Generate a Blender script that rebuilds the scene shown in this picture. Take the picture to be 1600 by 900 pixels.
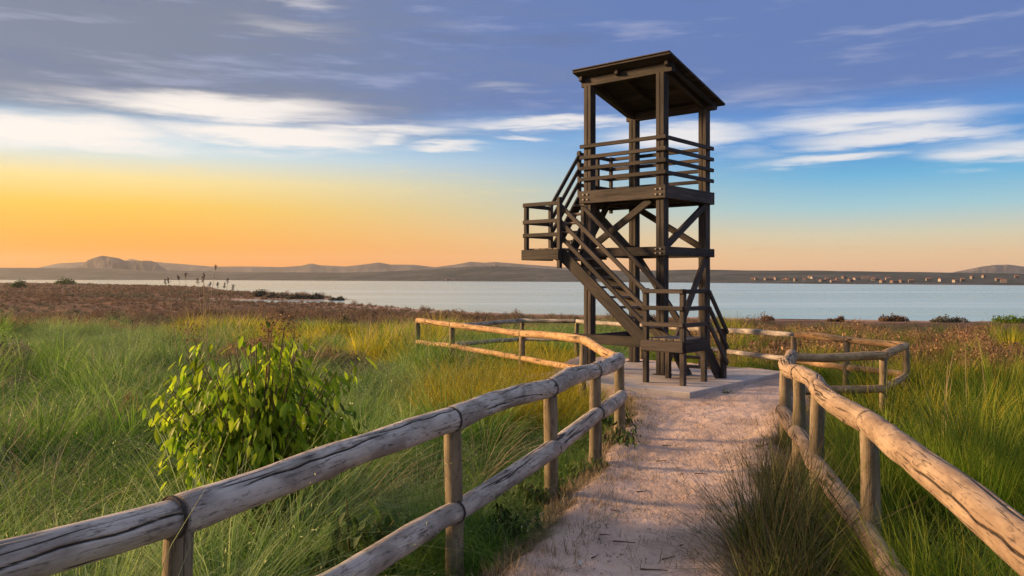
import bpy, bmesh, math, random
import numpy as np
from mathutils import Vector, Matrix, Quaternion

for o in list(bpy.data.objects):
    bpy.data.objects.remove(o)
scene = bpy.context.scene
COL = scene.collection
R = math.radians
rnd = random.Random(7)
rng = np.random.default_rng(11)

# ------------------------------------------------------------------ camera
EYE = 1.9            # metres above the path
F_PX = 1280.0        # focal length in photo pixels (photo 1600 wide)
HOR = 434.0          # photo row of the horizon
cam_d = bpy.data.cameras.new('camera')
cam_d.sensor_width = 36.0
cam_d.lens = 36.0 * F_PX / 1600.0
cam_d.shift_y = -(450.0 - HOR) / 1600.0
cam_d.clip_start = 0.05
cam_d.clip_end = 20000
cam = bpy.data.objects.new('camera', cam_d)
COL.objects.link(cam)
cam.location = (0, 0, EYE)
cam.rotation_euler = (R(90), 0, 0)
scene.camera = cam


def at(px, py, y):
    """world point seen at a photo pixel, y metres ahead"""
    return Vector(((px - 800) / F_PX * y, y, EYE + (HOR - py) / F_PX * y))


def srgb(r, g, b):
    def f(c):
        c /= 255.0
        return c / 12.92 if c <= 0.04045 else ((c + 0.055) / 1.055) ** 2.4
    return (f(r), f(g), f(b), 1.0)


# ------------------------------------------------------------------ render settings
SUN_AZ, SUN_EL = R(-78), R(15)
scene.view_settings.view_transform = 'Standard'
scene.view_settings.look = 'None'
scene.view_settings.gamma = 1
scene.view_settings.use_curve_mapping = False
scene.view_settings.exposure = 0.85
cy = scene.cycles
cy.use_denoising = True
cy.denoising_prefilter = 'NONE'
cy.use_adaptive_sampling = True
cy.adaptive_threshold = 0.012
cy.max_bounces = 4
cy.diffuse_bounces = 3
cy.glossy_bounces = 2
cy.transmission_bounces = 3
cy.volume_bounces = 0
cy.transparent_max_bounces = 8
cy.sample_clamp_indirect = 6


# ------------------------------------------------------------------ node helper
class NT:
    def __init__(self, tree):
        self.t = tree
        self.n = tree.nodes
        self.l = tree.links

    def node(self, typ, **kw):
        n = self.n.new(typ)
        for k, v in kw.items():
            setattr(n, k, v)
        return n

    def put(self, sock, v):
        if v is None:
            return
        if isinstance(v, bpy.types.NodeSocket):
            self.l.new(v, sock)
        else:
            sock.default_value = v

    def m(self, op, a, b=None, c=None, clamp=False):
        n = self.node('ShaderNodeMath', operation=op, use_clamp=clamp)
        self.put(n.inputs[0], a)
        self.put(n.inputs[1], b)
        self.put(n.inputs[2], c)
        return n.outputs[0]

    def step(self, x, a, b, lo=0.0, hi=1.0):
        n = self.node('ShaderNodeMapRange', interpolation_type='SMOOTHSTEP')
        self.put(n.inputs[0], x)
        self.put(n.inputs[1], a)
        self.put(n.inputs[2], b)
        n.inputs[3].default_value = lo
        n.inputs[4].default_value = hi
        return n.outputs[0]

    def mix(self, f, a, b, blend='MIX'):
        n = self.node('ShaderNodeMix', data_type='RGBA', blend_type=blend)
        self.put(n.inputs[0], f)
        self.put(n.inputs[6], a)
        self.put(n.inputs[7], b)
        return n.outputs[2]

    def ramp(self, f, stops, interp='LINEAR'):
        n = self.node('ShaderNodeValToRGB')
        cr = n.color_ramp
        cr.interpolation = interp
        while len(cr.elements) < len(stops):
            cr.elements.new(0.5)
        for e, (p, c) in zip(cr.elements, stops):
            e.position = p
            e.color = c
        self.put(n.inputs[0], f)
        return n.outputs[0]

    def noise(self, vec, scale, detail=3, rough=0.5, dist=0.0, w=None):
        n = self.node('ShaderNodeTexNoise', noise_dimensions='4D' if w is not None else '3D')
        if vec is not None:
            self.l.new(vec, n.inputs['Vector'])
        if w is not None:
            self.put(n.inputs['W'], w)
        n.inputs['Scale'].default_value = scale
        n.inputs['Detail'].default_value = detail
        n.inputs['Roughness'].default_value = rough
        n.inputs['Distortion'].default_value = dist
        return n.outputs['Fac']

    def scale(self, vec, s):
        n = self.node('ShaderNodeVectorMath', operation='MULTIPLY')
        self.l.new(vec, n.inputs[0])
        n.inputs[1].default_value = s
        return n.outputs[0]

    def xyz(self, x, y, z):
        n = self.node('ShaderNodeCombineXYZ')
        self.put(n.inputs[0], x)
        self.put(n.inputs[1], y)
        self.put(n.inputs[2], z)
        return n.outputs[0]


# ------------------------------------------------------------------ sky
world = bpy.data.worlds.new('World')
scene.world = world
world.use_nodes = True
world.node_tree.nodes.clear()
k = NT(world.node_tree)
tc = k.node('ShaderNodeTexCoord')
sep = k.node('ShaderNodeSeparateXYZ')
k.l.new(tc.outputs['Generated'], sep.inputs[0])
dx, dy, dz = sep.outputs
DEG = 180 / math.pi
el = k.m('MULTIPLY', k.m('ARCSINE', k.m('MAXIMUM', dz, 0.0)), DEG)
az = k.m('MULTIPLY', k.m('ARCTAN2', dx, dy), DEG)
hyp = k.m('MAXIMUM', k.m('SQRT', k.m('ADD', k.m('MULTIPLY', dx, dx), k.m('MULTIPLY', dy, dy))), 1e-4)
csun = k.m('DIVIDE', k.m('ADD', k.m('MULTIPLY', dx, math.sin(SUN_AZ)), k.m('MULTIPLY', dy, math.cos(SUN_AZ))), hyp)
warm = k.step(csun, -0.22, 0.66)


def stops(lst, top):
    return [(e / top, srgb(*c)) for e, c in lst]


elf = k.m('DIVIDE', el, 40.0, clamp=True)
warm_ramp = k.ramp(elf, stops([(0, (252, 138, 0)), (2.0, (255, 164, 0)), (4.6, (255, 202, 70)), (6.3, (254, 226, 150)),
                               (8.0, (214, 228, 228)), (9.6, (160, 205, 235)), (12, (126, 170, 222)), (20, (120, 146, 202)),
                               (40, (118, 138, 190))], 40))
cool_ramp = k.ramp(elf, stops([(0, (236, 182, 138)), (1.4, (238, 198, 148)), (2.8, (216, 208, 178)), (4.6, (160, 204, 216)),
                               (6.6, (104, 180, 222)), (8.6, (70, 148, 214)), (11, (86, 140, 208)), (16, (98, 128, 192)),
                               (40, (112, 132, 190))], 40))
base = k.mix(warm, cool_ramp, warm_ramp)

skyv = k.xyz(k.m('MULTIPLY', az, 0.055), k.m('MULTIPLY', el, 0.34), 3.1)
wv1 = k.noise(skyv, 1.0, 4, 0.55)
wv2 = k.noise(k.xyz(k.m('MULTIPLY', az, 0.10), k.m('MULTIPLY', el, 0.8), 9.7), 1.0, 4, 0.6)
fine = k.noise(k.xyz(k.m('MULTIPLY', az, 0.22), k.m('MULTIPLY', el, 1.9), 21.0), 1.0, 4, 0.6, 0.4)
el_w = k.m('ADD', el, k.m('ADD', k.m('MULTIPLY', k.m('SUBTRACT', wv2, 0.5), 2.2), k.m('MULTIPLY', k.m('SUBTRACT', fine, 0.5), 0.8)))
az_w = k.m('ADD', az, k.m('MULTIPLY', k.m('SUBTRACT', wv1, 0.5), 9.0))

# high slate deck
deck_m = k.step(k.m('ADD', k.m('ADD', el, k.m('MULTIPLY', warm, 1.8)), k.m('MULTIPLY', k.m('SUBTRACT', wv1, 0.5), 4.0)), 10.0, 13.0)
deck_c = k.mix(k.step(k.m('ADD', az, k.m('MULTIPLY', k.m('SUBTRACT', wv2, 0.5), 30)), -24, 8), srgb(124, 132, 152), srgb(98, 125, 182))
deck_c = k.mix(k.m('MULTIPLY', k.step(wv2, 0.52, 0.72), 0.40), deck_c, srgb(186, 190, 212))
deck_c = k.mix(k.m('MULTIPLY', k.step(wv1, 0.46, 0.28), 0.55), deck_c, srgb(98, 114, 152))
# overhead, out of view, brighter broken cloud is added to lift the ambient light
deck_c = k.mix(k.m('MULTIPLY', k.step(el, 20, 45), k.step(wv1, 0.35, 0.6)), deck_c, srgb(200, 204, 220))
col = k.mix(k.m('MULTIPLY', deck_m, 0.92), base, deck_c)

# white streaks of cloud along the lower edge of the deck: (azimuth, elevation, half sizes in degrees, weight)
def px_dir(px, py):
    a = math.atan((px - 800) / F_PX)
    return math.degrees(a), math.degrees(math.atan((HOR - py) / F_PX * math.cos(a)))


azel = k.xyz(az_w, el_w, 0.0)
cl = None
for (px, py, rx, ry, w) in [(330, 168, 215, 16, .95), (70, 204, 190, 22, 1.0), (420, 212, 210, 17, 1.1), (600, 203, 150, 11, .8),
                            (625, 219, 42, 8, .75), (715, 228, 60, 6, .8), (850, 193, 160, 9, .9), (1050, 216, 120, 17, 1.0),
                            (825, 216, 36, 5, .7), (1340, 192, 170, 17, .95), (1420, 212, 170, 11, .9), (1585, 240, 80, 14, .9),
                            (1330, 249, 110, 9, .9), (1210, 150, 150, 22, .28), (800, 138, 60, 8, .3), (1180, 238, 80, 8, .35),
                            (470, 47, 110, 16, .32), (720, 45, 60, 18, .2), (430, -4, 90, 10, .5), (1750, 215, 190, 16, .9),
                            (-180, 190, 260, 26, 1.0)]:
    a, e = px_dir(px, py)
    ra, re = rx / F_PX * DEG, ry / F_PX * DEG * 1.15
    n_ = k.node('ShaderNodeVectorMath', operation='MULTIPLY_ADD')
    k.l.new(azel, n_.inputs[0])
    n_.inputs[1].default_value = (1 / ra, 1 / re, 0)
    n_.inputs[2].default_value = (-a / ra, -e / re, 0)
    d_ = k.node('ShaderNodeVectorMath', operation='DOT_PRODUCT')
    k.l.new(n_.outputs[0], d_.inputs[0])
    k.l.new(n_.outputs[0], d_.inputs[1])
    g = k.m('MULTIPLY', k.m('POWER', 0.3679, d_.outputs['Value']), w)
    cl = g if cl is None else k.m('MAXIMUM', cl, g)
# the same band of streaks goes on round the rest of the sky
band = k.m('EXPONENT', k.m('MULTIPLY', k.m('POWER', k.m('DIVIDE', k.m('SUBTRACT', el_w, 10.5), 2.2), 2.0), -1.0))
band = k.m('MULTIPLY', k.m('MULTIPLY', band, k.step(wv1, 0.42, 0.6)), k.step(k.m('ABSOLUTE', az), 38, 48))
cl = k.m('MAXIMUM', cl, band)
clm = k.step(k.m('ADD', cl, k.m('MULTIPLY', k.m('SUBTRACT', fine, 0.5), 0.42)), 0.08, 0.95)
cloud_c = k.mix(warm, srgb(232, 232, 236), srgb(255, 246, 238))
col = k.mix(clm, col, cloud_c)
# thin golden wisps low by the sun
low = k.m('MULTIPLY', k.m('MULTIPLY', k.step(fine, 0.55, 0.75), warm),
          k.m('EXPONENT', k.m('MULTIPLY', k.m('POWER', k.m('DIVIDE', k.m('SUBTRACT', el, 6.6), 1.2), 2.0), -1.0)))
col = k.mix(k.m('MULTIPLY', low, 0.55), col, srgb(255, 226, 160))
low2 = k.m('MULTIPLY', k.step(fine, 0.60, 0.75),
           k.m('EXPONENT', k.m('MULTIPLY', k.m('POWER', k.m('DIVIDE', k.m('SUBTRACT', el, 1.9), 0.5), 2.0), -1.0)))
col = k.mix(k.m('MULTIPLY', low2, 0.25), col, srgb(214, 160, 90))

sky = k.node('ShaderNodeTexSky', sky_type='NISHITA', sun_disc=False)
sky.sun_elevation = SUN_EL
sky.sun_rotation = SUN_AZ
bg1 = k.node('ShaderNodeBackground')
k.l.new(sky.outputs[0], bg1.inputs[0])
bg1.inputs[1].default_value = 0.05
bg2 = k.node('ShaderNodeBackground')
k.l.new(col, bg2.inputs[0])
bg2.inputs[1].default_value = 0.575
mixs = k.node('ShaderNodeMixShader')
mixs.inputs[0].default_value = 0.94
k.l.new(bg1.outputs[0], mixs.inputs[1])
k.l.new(bg2.outputs[0], mixs.inputs[2])
outw = k.node('ShaderNodeOutputWorld')
k.l.new(mixs.outputs[0], outw.inputs[0])
world.cycles.sampling_method = 'MANUAL'
world.cycles.sample_map_resolution = 512

sun_d = bpy.data.lights.new('sun', 'SUN')
sun_d.energy = 5.0
sun_d.angle = R(9.0)
sun_d.color = (1.0, 0.62, 0.30)
sun = bpy.data.objects.new('sun', sun_d)
COL.objects.link(sun)
sdir = Vector((math.sin(SUN_AZ) * math.cos(SUN_EL), math.cos(SUN_AZ) * math.cos(SUN_EL), math.sin(SUN_EL)))
sun.rotation_euler = (-sdir).to_track_quat('-Z', 'Y').to_euler()


# ------------------------------------------------------------------ small numpy noise
def vnoise(x, y, seed=0):
    x = np.asarray(x, float)
    y = np.asarray(y, float)
    xi = np.floor(x).astype(np.int64)
    yi = np.floor(y).astype(np.int64)
    xf = x - xi
    yf = y - yi
    xf = xf * xf * (3 - 2 * xf)
    yf = yf * yf * (3 - 2 * yf)

    def h(a, b):
        n = (a * 374761393 + b * 668265263 + seed * 1442695041) & 0xffffffff
        n = ((n ^ (n >> 13)) * 1274126177) & 0xffffffff
        return ((n ^ (n >> 16)) & 0xffff) / 65535.0
    return (h(xi, yi) * (1 - xf) + h(xi + 1, yi) * xf) * (1 - yf) + (h(xi, yi + 1) * (1 - xf) + h(xi + 1, yi + 1) * xf) * yf


def fbm(x, y, seed=0, oct=4):
    s, a, t = 0, 0.5, 0
    for i in range(oct):
        s = s + a * vnoise(x * 2 ** i, y * 2 ** i, seed + i * 17)
        t += a
        a *= 0.5
    return s / t


def sstep(x, a, b):
    t = np.clip((x - a) / (b - a), 0, 1)
    return t * t * (3 - 2 * t)


# ------------------------------------------------------------------ object helpers
WORLD = {}


def mesh_obj(name, me, mat=None, parent=None, mw=None, **props):
    o = bpy.data.objects.new(name, me)
    COL.objects.link(o)
    if mat is not None and len(me.materials) == 0:
        for mm in (mat if isinstance(mat, (list, tuple)) else [mat]):
            me.materials.append(mm)
    mw = mw or Matrix.Identity(4)
    WORLD[o.name] = mw.copy()
    if parent is not None:
        o.parent = parent
        o.matrix_basis = WORLD[parent.name].inverted() @ mw
    else:
        o.matrix_basis = mw
    for a, b in props.items():
        o[a] = b
    return o


def thing(name, loc, label, category, group=None):
    o = bpy.data.objects.new(name, None)
    COL.objects.link(o)
    o.empty_display_size = 0.2
    mw = Matrix.Translation(Vector(loc))
    o.matrix_basis = mw
    WORLD[o.name] = mw
    o['label'] = label
    o['category'] = category
    if group:
        o['group'] = group
    return o


def from_arrays(name, v, f, smooth=False, attrs=None):
    me = bpy.data.meshes.new(name)
    me.from_pydata([tuple(p) for p in np.asarray(v).tolist()], [], [tuple(q) for q in f])
    if smooth:
        me.shade_smooth()
    if attrs:
        for an, av in attrs.items():
            a = me.attributes.new(an, 'FLOAT', 'POINT')
            a.data.foreach_set('value', np.asarray(av, dtype=np.float32))
    me.update()
    return me


def grid_mesh(name, X, Y, Z, smooth=True, attrs=None):
    n, m = X.shape
    v = np.stack([X.ravel(), Y.ravel(), Z.ravel()], 1)
    idx = np.arange(n * m).reshape(n, m)
    q = np.stack([idx[:-1, :-1].ravel(), idx[:-1, 1:].ravel(), idx[1:, 1:].ravel(), idx[1:, :-1].ravel()], 1)
    me = bpy.data.meshes.new(name)
    me.vertices.add(len(v))
    me.vertices.foreach_set('co', v.astype(np.float32).ravel())
    me.loops.add(q.size)
    me.loops.foreach_set('vertex_index', q.astype(np.int32).ravel())
    me.polygons.add(len(q))
    me.polygons.foreach_set('loop_start', np.arange(0, q.size, 4, dtype=np.int32))
    me.update(calc_edges=True)
    if smooth:
        me.shade_smooth()
    if attrs:
        for an, av in attrs.items():
            a = me.attributes.new(an, 'FLOAT', 'POINT')
            a.data.foreach_set('value', np.asarray(av, dtype=np.float32).ravel())
    return me


# ------------------------------------------------------------------ materials
def new_mat(name):
    m = bpy.data.materials.new(name)
    m.use_nodes = True
    m.node_tree.nodes.clear()
    kk = NT(m.node_tree)
    out = kk.node('ShaderNodeOutputMaterial')
    return m, kk, out


def principled(kk, out, base, rough=0.8, normal=None, spec=0.3):
    b = kk.node('ShaderNodeBsdfPrincipled')
    kk.put(b.inputs['Base Color'], base)
    kk.put(b.inputs['Roughness'], rough)
    b.inputs['Specular IOR Level'].default_value = spec
    if normal is not None:
        kk.l.new(normal, b.inputs['Normal'])
    kk.l.new(b.outputs[0], out.inputs[0])
    return b


def bump(kk, h, strength=0.5, dist=0.01):
    n = kk.node('ShaderNodeBump')
    n.inputs['Strength'].default_value = strength
    n.inputs['Distance'].default_value = dist
    kk.l.new(h, n.inputs['Height'])
    return n.outputs[0]


def attr(kk, name, typ='GEOMETRY'):
    n = kk.node('ShaderNodeAttribute', attribute_name=name, attribute_type=typ)
    return n.outputs['Fac']


def log_material(name, light, mid, dark, moss=0.0, crack=1.0):
    m, kk, out = new_mat(name)
    t = kk.node('ShaderNodeTexCoord').outputs['Object']
    rid = kk.node('ShaderNodeObjectInfo').outputs['Random']
    w = kk.m('MULTIPLY', rid, 37.0)
    blot = kk.noise(kk.scale(t, (1, 1, .45)), 7.0, 4, 0.6, 0.3, w)
    grain = kk.noise(kk.scale(t, (1, 1, .035)), 70.0, 4, 0.65, 0.2, w)
    speck = kk.noise(kk.scale(t, (1, 1, .3)), 38.0, 3, 0.7, 0.0, w)
    ck = kk.noise(kk.scale(t, (1, 1, .055)), 9.0, 3, 0.4, 0.12, w)
    line = kk.m('SUBTRACT', 1.0, kk.step(kk.m('ABSOLUTE', kk.m('SUBTRACT', ck, 0.5)), 0.003, 0.014))
    line = kk.m('MULTIPLY', line, kk.step(kk.noise(kk.scale(t, (1, 1, .5)), 3.0, 2, .5, 0, w), 0.46, 0.58))
    ck2 = kk.noise(kk.scale(t, (1, 1, .04)), 26.0, 2, 0.5, 0.1, w)
    line2 = kk.m('MULTIPLY', kk.m('SUBTRACT', 1.0, kk.step(kk.m('ABSOLUTE', kk.m('SUBTRACT', ck2, 0.5)), 0.004, 0.02)), kk.step(speck, .42, .6))
    c = kk.mix(kk.step(blot, 0.38, 0.62), mid, light)
    c = kk.mix(kk.m('MULTIPLY', kk.step(speck, 0.52, 0.70), 0.75), c, dark)
    c = kk.mix(kk.m('MULTIPLY', kk.step(grain, 0.45, 0.75), 0.45), c, mid)
    if moss:
        c = kk.mix(kk.m('MULTIPLY', kk.step(kk.noise(t, 5.0, 3, .6, 0, w), .5, .7), moss), c, (0.10, 0.11, 0.03, 1))
    cr = kk.m('MAXIMUM', kk.m('MAXIMUM', line, kk.m('MULTIPLY', line2, 0.55)), kk.step(attr(kk, 'crack'), .25, .8))
    c = kk.mix(kk.m('MULTIPLY', cr, 0.9 * crack), c, (0.018, 0.014, 0.011, 1))
    h = kk.m('SUBTRACT', kk.m('ADD', kk.m('MULTIPLY', grain, 0.35), kk.m('MULTIPLY', speck, 0.25)), kk.m('MULTIPLY', cr, 1.4))
    principled(kk, out, c, 0.82, bump(kk, h, 0.8, 0.008), 0.25)
    return m


MAT_LOG = log_material('weathered_log', (0.53, 0.475, 0.415, 1), (0.29, 0.25, 0.212, 1), (0.095, 0.079, 0.068, 1))
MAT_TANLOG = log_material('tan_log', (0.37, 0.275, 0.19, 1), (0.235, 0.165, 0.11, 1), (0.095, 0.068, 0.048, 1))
MAT_SUNLOG = log_material('sunlit_log', (0.50, 0.33, 0.17, 1), (0.34, 0.21, 0.105, 1), (0.17, 0.10, 0.055, 1))  # orange of the low sun painted into the rail colour
MAT_POST = log_material('fence_post_wood', (0.27, 0.215, 0.145, 1), (0.17, 0.135, 0.085, 1), (0.085, 0.065, 0.045, 1), 0.45, 0.6)


def timber_material(name, a, b, cdark):
    m, kk, out = new_mat(name)
    t = kk.node('ShaderNodeTexCoord').outputs['Object']
    w = kk.m('MULTIPLY', kk.node('ShaderNodeObjectInfo').outputs['Random'], 53.0)
    blot = kk.noise(kk.scale(t, (1, 1, .4)), 3.0, 4, 0.6, 0.3, w)
    grain = kk.noise(kk.scale(t, (1, 1, .03)), 60.0, 4, 0.65, 0.3, w)
    c = kk.mix(kk.step(blot, .35, .65), a, b)
    c = kk.mix(kk.m('MULTIPLY', kk.step(grain, .45, .62), .75), c, cdark)
    streak = kk.noise(kk.scale(t, (1, 1, .06)), 17.0, 4, .7, .2, w)
    c = kk.mix(kk.m('MULTIPLY', kk.step(streak, .42, .66), .55), c, b)
    c = kk.mix(kk.m('MULTIPLY', kk.step(streak, .50, .34), .6), c, cdark)
    rc = kk.m('ADD', 0.65, kk.m('MULTIPLY', kk.m('FRACT', w), 0.7))
    hs = kk.node('ShaderNodeHueSaturation')
    kk.l.new(c, hs.inputs['Color'])
    kk.l.new(rc, hs.inputs['Value'])
    principled(kk, out, hs.outputs[0], 0.7, bump(kk, grain, 0.8, 0.012), 0.3)
    return m


MAT_TIMBER = timber_material('stained_timber', (0.029, 0.025, 0.024, 1), (0.070, 0.056, 0.050, 1), (0.011, 0.010, 0.010, 1))
MAT_BOARD = timber_material('worn_deck_board', (0.15, 0.115, 0.09, 1), (0.23, 0.18, 0.145, 1), (0.045, 0.034, 0.028, 1))

MAT_IRON, kk, out = new_mat('rusty_iron')
principled(kk, out, (0.035, 0.026, 0.021, 1), 0.6)


MAT_BOLT, kk, out = new_mat('galvanised_bolt')
principled(kk, out, (0.30, 0.28, 0.26, 1), 0.45)


# ------------------------------------------------------------------ terrain
def shore_pt(px, py):
    d = (EYE + 3.0) * F_PX / (py - HOR)
    return ((px - 800) / F_PX * d, d)


SHORE = [shore_pt(*p) for p in [(2600, 520), (2000, 508), (1600, 502), (1450, 501), (1250, 499.5), (1100, 497), (950, 493), (850, 491),
                                (740, 488), (640, 482), (590, 478), (520, 474), (440, 472.5), (375, 471), (372, 468.5),
                                (450, 469.5), (520, 469), (556, 468), (500, 462), (430, 458.5), (360, 456), (330, 449), (250, 446.5),
                                (120, 443.5), (0, 443), (-250, 442.5)]]
SHORE = SHORE + [(-1500, 300), (-1500, -1500), (1500, -1500), (1500, 40)]
SH = np.array(SHORE)


def shore_dist(x, y):
    """distance to the near shore, positive on land"""
    x = np.asarray(x, float)
    y = np.asarray(y, float)
    d = np.full(x.shape, 1e9)
    inside = np.zeros(x.shape, bool)
    n = len(SH)
    for i in range(n):
        ax, ay = SH[i]
        bx, by = SH[(i + 1) % n]
        ex, ey = bx - ax, by - ay
        t = np.clip(((x - ax) * ex + (y - ay) * ey) / (ex * ex + ey * ey), 0, 1)
        d = np.minimum(d, np.hypot(x - ax - t * ex, y - ay - t * ey))
        c = ((ay > y) != (by > y))
        with np.errstate(divide='ignore', invalid='ignore'):
            xc = (bx - ax) * (y - ay) / (by - ay + 1e-12) + ax
        inside ^= c & (x < xc)
    return np.where(inside, d, -d)


# path edges: (distance ahead, x)
PL = np.array([(-4, -2.6), (0, -1.4), (3, -.62), (5.2, -.04), (6.6, .43), (8.5, .95), (11.2, 1.66), (12.6, 1.80), (14.2, 1.6), (16, 1.15), (17.6, .9), (19.5, 1.6)])
PR = np.array([(-4, .7), (0, .95), (3, 1.15), (5.2, 1.42), (6.2, 1.75), (7.2, 2.25), (8.5, 2.74), (9.7, 3.2), (11, 3.75), (13, 4.85), (15.2, 5.75), (16.5, 5.3), (18, 3.9), (19.5, 2.2)])


def path_edges(y):
    w = 0.10 * (fbm(y * 1.7, y * 0 + 3, 5) - .5) * 2
    w2 = 0.10 * (fbm(y * 1.9, y * 0 + 8, 6) - .5) * 2
    return np.interp(y, PL[:, 0], PL[:, 1]) + w, np.interp(y, PR[:, 0], PR[:, 1]) + w2


def path_in(x, y):
    """distance inside the path, negative outside"""
    l, r = path_edges(np.asarray(y, float))
    d = np.minimum(x - l, r - x)
    d = np.where((y > 19.5) | (y < -4), -5.0, d)
    return d


FAR = np.array([(-700, 437.0), (0, 437.4), (300, 437.6), (600, 439), (900, 440.6), (1100, 442), (1350, 444.3), (1600, 446.2), (2000, 450), (2600, 454)])
SKYL = np.array([(-700, 418), (0, 418), (120, 419), (250, 422), (400, 425), (520, 426), (640, 423), (700, 419), (770, 416.5), (830, 418),
                 (900, 422), (1000, 423), (1100, 421.5), (1250, 423), (1400, 425), (1600, 427.5), (2000, 428), (2600, 430)])


def terrain_z(x, y):
    x = np.asarray(x, float)
    y = np.asarray(y, float)
    d = shore_dist(x, y)
    r = np.hypot(x, y)
    dn = d + (fbm(x * .03, y * .03, 2) - .5) * np.clip(r * .05, 0, 9)
    near = -0.10 + (fbm(x * .55, y * .55, 21) - .5) * .16
    pin = path_in(x, y)
    lf = sstep(np.interp(y, PL[:, 0], PL[:, 1]) - x, np.where(y > 11, .05, .5), np.where(y > 11, 1.3, 2.2))
    lump = .95 * (fbm(x * .5, y * .5, 23, 3) - .43) + .50 * sstep(r, 6, 17)
    near = near + lf * lump + (1 - lf) * sstep(x, 3.2, 5) * .10
    near = near + (-0.07 - near) * sstep(pin, -.8, -.05)
    slope = -2.95 + np.where(d > 0, 0.028 * np.maximum(dn, -4), 0)
    dl = np.interp(r, [36, 50, 72, 100, 150], [-.1, -.8, -2.1, -2.75, -2.8])
    dr = np.interp(r, [17, 25, 40, 60, 85, 110], [-.1, -.42, -1.2, -1.95, -2.5, -2.75])
    drop = dr + (dl - dr) * sstep(-x / np.maximum(r, 1), -.05, .15)
    z = np.minimum(np.minimum(near, slope), drop + (near + .1)) + np.where(d > 0, (fbm(x * .12, y * .12, 31) - .5) * np.clip(d * .01, 0, .35) * (r > 14), 0)
    z = np.where(dn <= 0, np.maximum(-3.0 + dn * 0.06, -4.0), z)
    # the far shore
    yy = np.maximum(y, 1.0)
    px = 800 + F_PX * x / yy
    front = y > 60
    rs = (EYE + 3.0) * F_PX / (np.interp(px, FAR[:, 0], FAR[:, 1]) - HOR)
    rs = rs * (1 + (fbm(px * .004, px * 0, 41) - .5) * .05)
    t = (yy - rs) / 520.0
    ridge_d = rs + 520
    ridge = EYE + (HOR - np.interp(px, SKYL[:, 0], SKYL[:, 1])) / F_PX * ridge_d
    zf = -3 + (ridge + 3) * sstep(t, 0, 1) * (0.90 + 0.2 * fbm(x * .006, y * .006, 51)) - 26 * sstep(t, 1.3, 5)
    zf = np.where(t < 0, np.maximum(-3 + t * 10, -4.0), zf)
    return np.where(front & (t > -0.1), np.maximum(z, zf), z)


ang = np.concatenate([np.arange(-180, -42, 3.0), np.arange(-42, 42.01, 0.25), np.arange(45, 180.1, 3.0)])
rad = 0.25 * 1.036 ** np.arange(0, int(math.log(4700 / 0.25) / math.log(1.036)) + 1)
rad = np.concatenate([[0.001], rad])
A, RR = np.meshgrid(np.radians(ang), rad)
GX, GY = RR * np.sin(A), RR * np.cos(A)
GZ = terrain_z(GX, GY)
sd = shore_dist(GX, GY)
sand = np.clip(1 - (sd - 2) / 14, 0, 1) * (sd > -30) * (GY < 400)
farland = ((sd < -60) & (GZ > -2.9)).astype(float)
dry = sstep(np.hypot(GX, GY) + (fbm(GX * .08, GY * .08, 3) - .5) * 16, 14, 30)
me = grid_mesh('ground', GX, GY, GZ, True, {'sand': sand, 'farland': farland, 'dry': dry})

MAT_GROUND, kk, out = new_mat('ground_soil')
pos = kk.node('ShaderNodeNewGeometry').outputs['Position']


n1 = kk.noise(pos, 0.7, 5, .6)
n2 = kk.noise(pos, 9.0, 4, .65)
n3 = kk.noise(kk.scale(pos, (1, 1, 1)), 0.012, 5, .6)
n4 = kk.noise(kk.scale(pos, (1, 1, 1)), 0.06, 5, .7)
c = kk.mix(kk.step(n1, .4, .62), (0.055, 0.050, 0.022, 1), (0.105, 0.080, 0.045, 1))
c = kk.mix(kk.m('MULTIPLY', kk.step(n2, .5, .7), .5), c, (0.16, 0.125, 0.08, 1))
cd = kk.mix(kk.step(kk.noise(pos, 0.22, 5, .65), .38, .62), (0.085, 0.050, 0.030, 1), (0.17, 0.095, 0.058, 1))
c = kk.mix(attr(kk, 'dry'), c, cd)
sandc = kk.mix(kk.step(n2, .4, .65), (0.36, 0.25, 0.19, 1), (0.46, 0.34, 0.265, 1))
c = kk.mix(kk.m('MULTIPLY', attr(kk, 'sand'), kk.step(kk.noise(pos, .12, 4, .6), .36, .50)), c, sandc)
fl = kk.mix(kk.step(n3, .40, .60), (0.038, 0.048, 0.048, 1), (0.095, 0.098, 0.095, 1))
fl = kk.mix(kk.m('MULTIPLY', kk.step(n4, .46, .58), .85), fl, (0.035, 0.045, 0.032, 1))
c = kk.mix(attr(kk, 'farland'), c, fl)
principled(kk, out, c, .95, bump(kk, n2, .6, .03), .1)
mesh_obj('ground', me, MAT_GROUND, kind='structure', label='uneven meadow soil sloping down to the lagoon shore', category='ground')

# ------------------------------------------------------------------ lagoon
MAT_WATER, kk, out = new_mat('lagoon_water')
pos = kk.node('ShaderNodeNewGeometry').outputs['Position']
rip = kk.noise(kk.scale(pos, (0.05, .35, 1)), 1.0, 4, .6)
rip2 = kk.noise(kk.scale(pos, (.0025, .022, 1)), 1.0, 4, .6)
wb = kk.mix(kk.step(rip2, .4, .65), (0.15, 0.34, 0.45, 1), (0.42, 0.57, 0.62, 1))
b = principled(kk, out, wb, kk.m('ADD', .08, kk.m('MULTIPLY', rip2, .22)), bump(kk, rip, .25, .25), .5)
b.inputs['IOR'].default_value = 1.33
wx = np.linspace(-4600, 4600, 24)
WX, WY = np.meshgrid(wx, np.linspace(30, 4650, 24))
mesh_obj('water', grid_mesh('water', WX, WY, WX * 0 - 2.995), MAT_WATER, kind='structure', label='calm pale blue lagoon', category='water')

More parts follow.
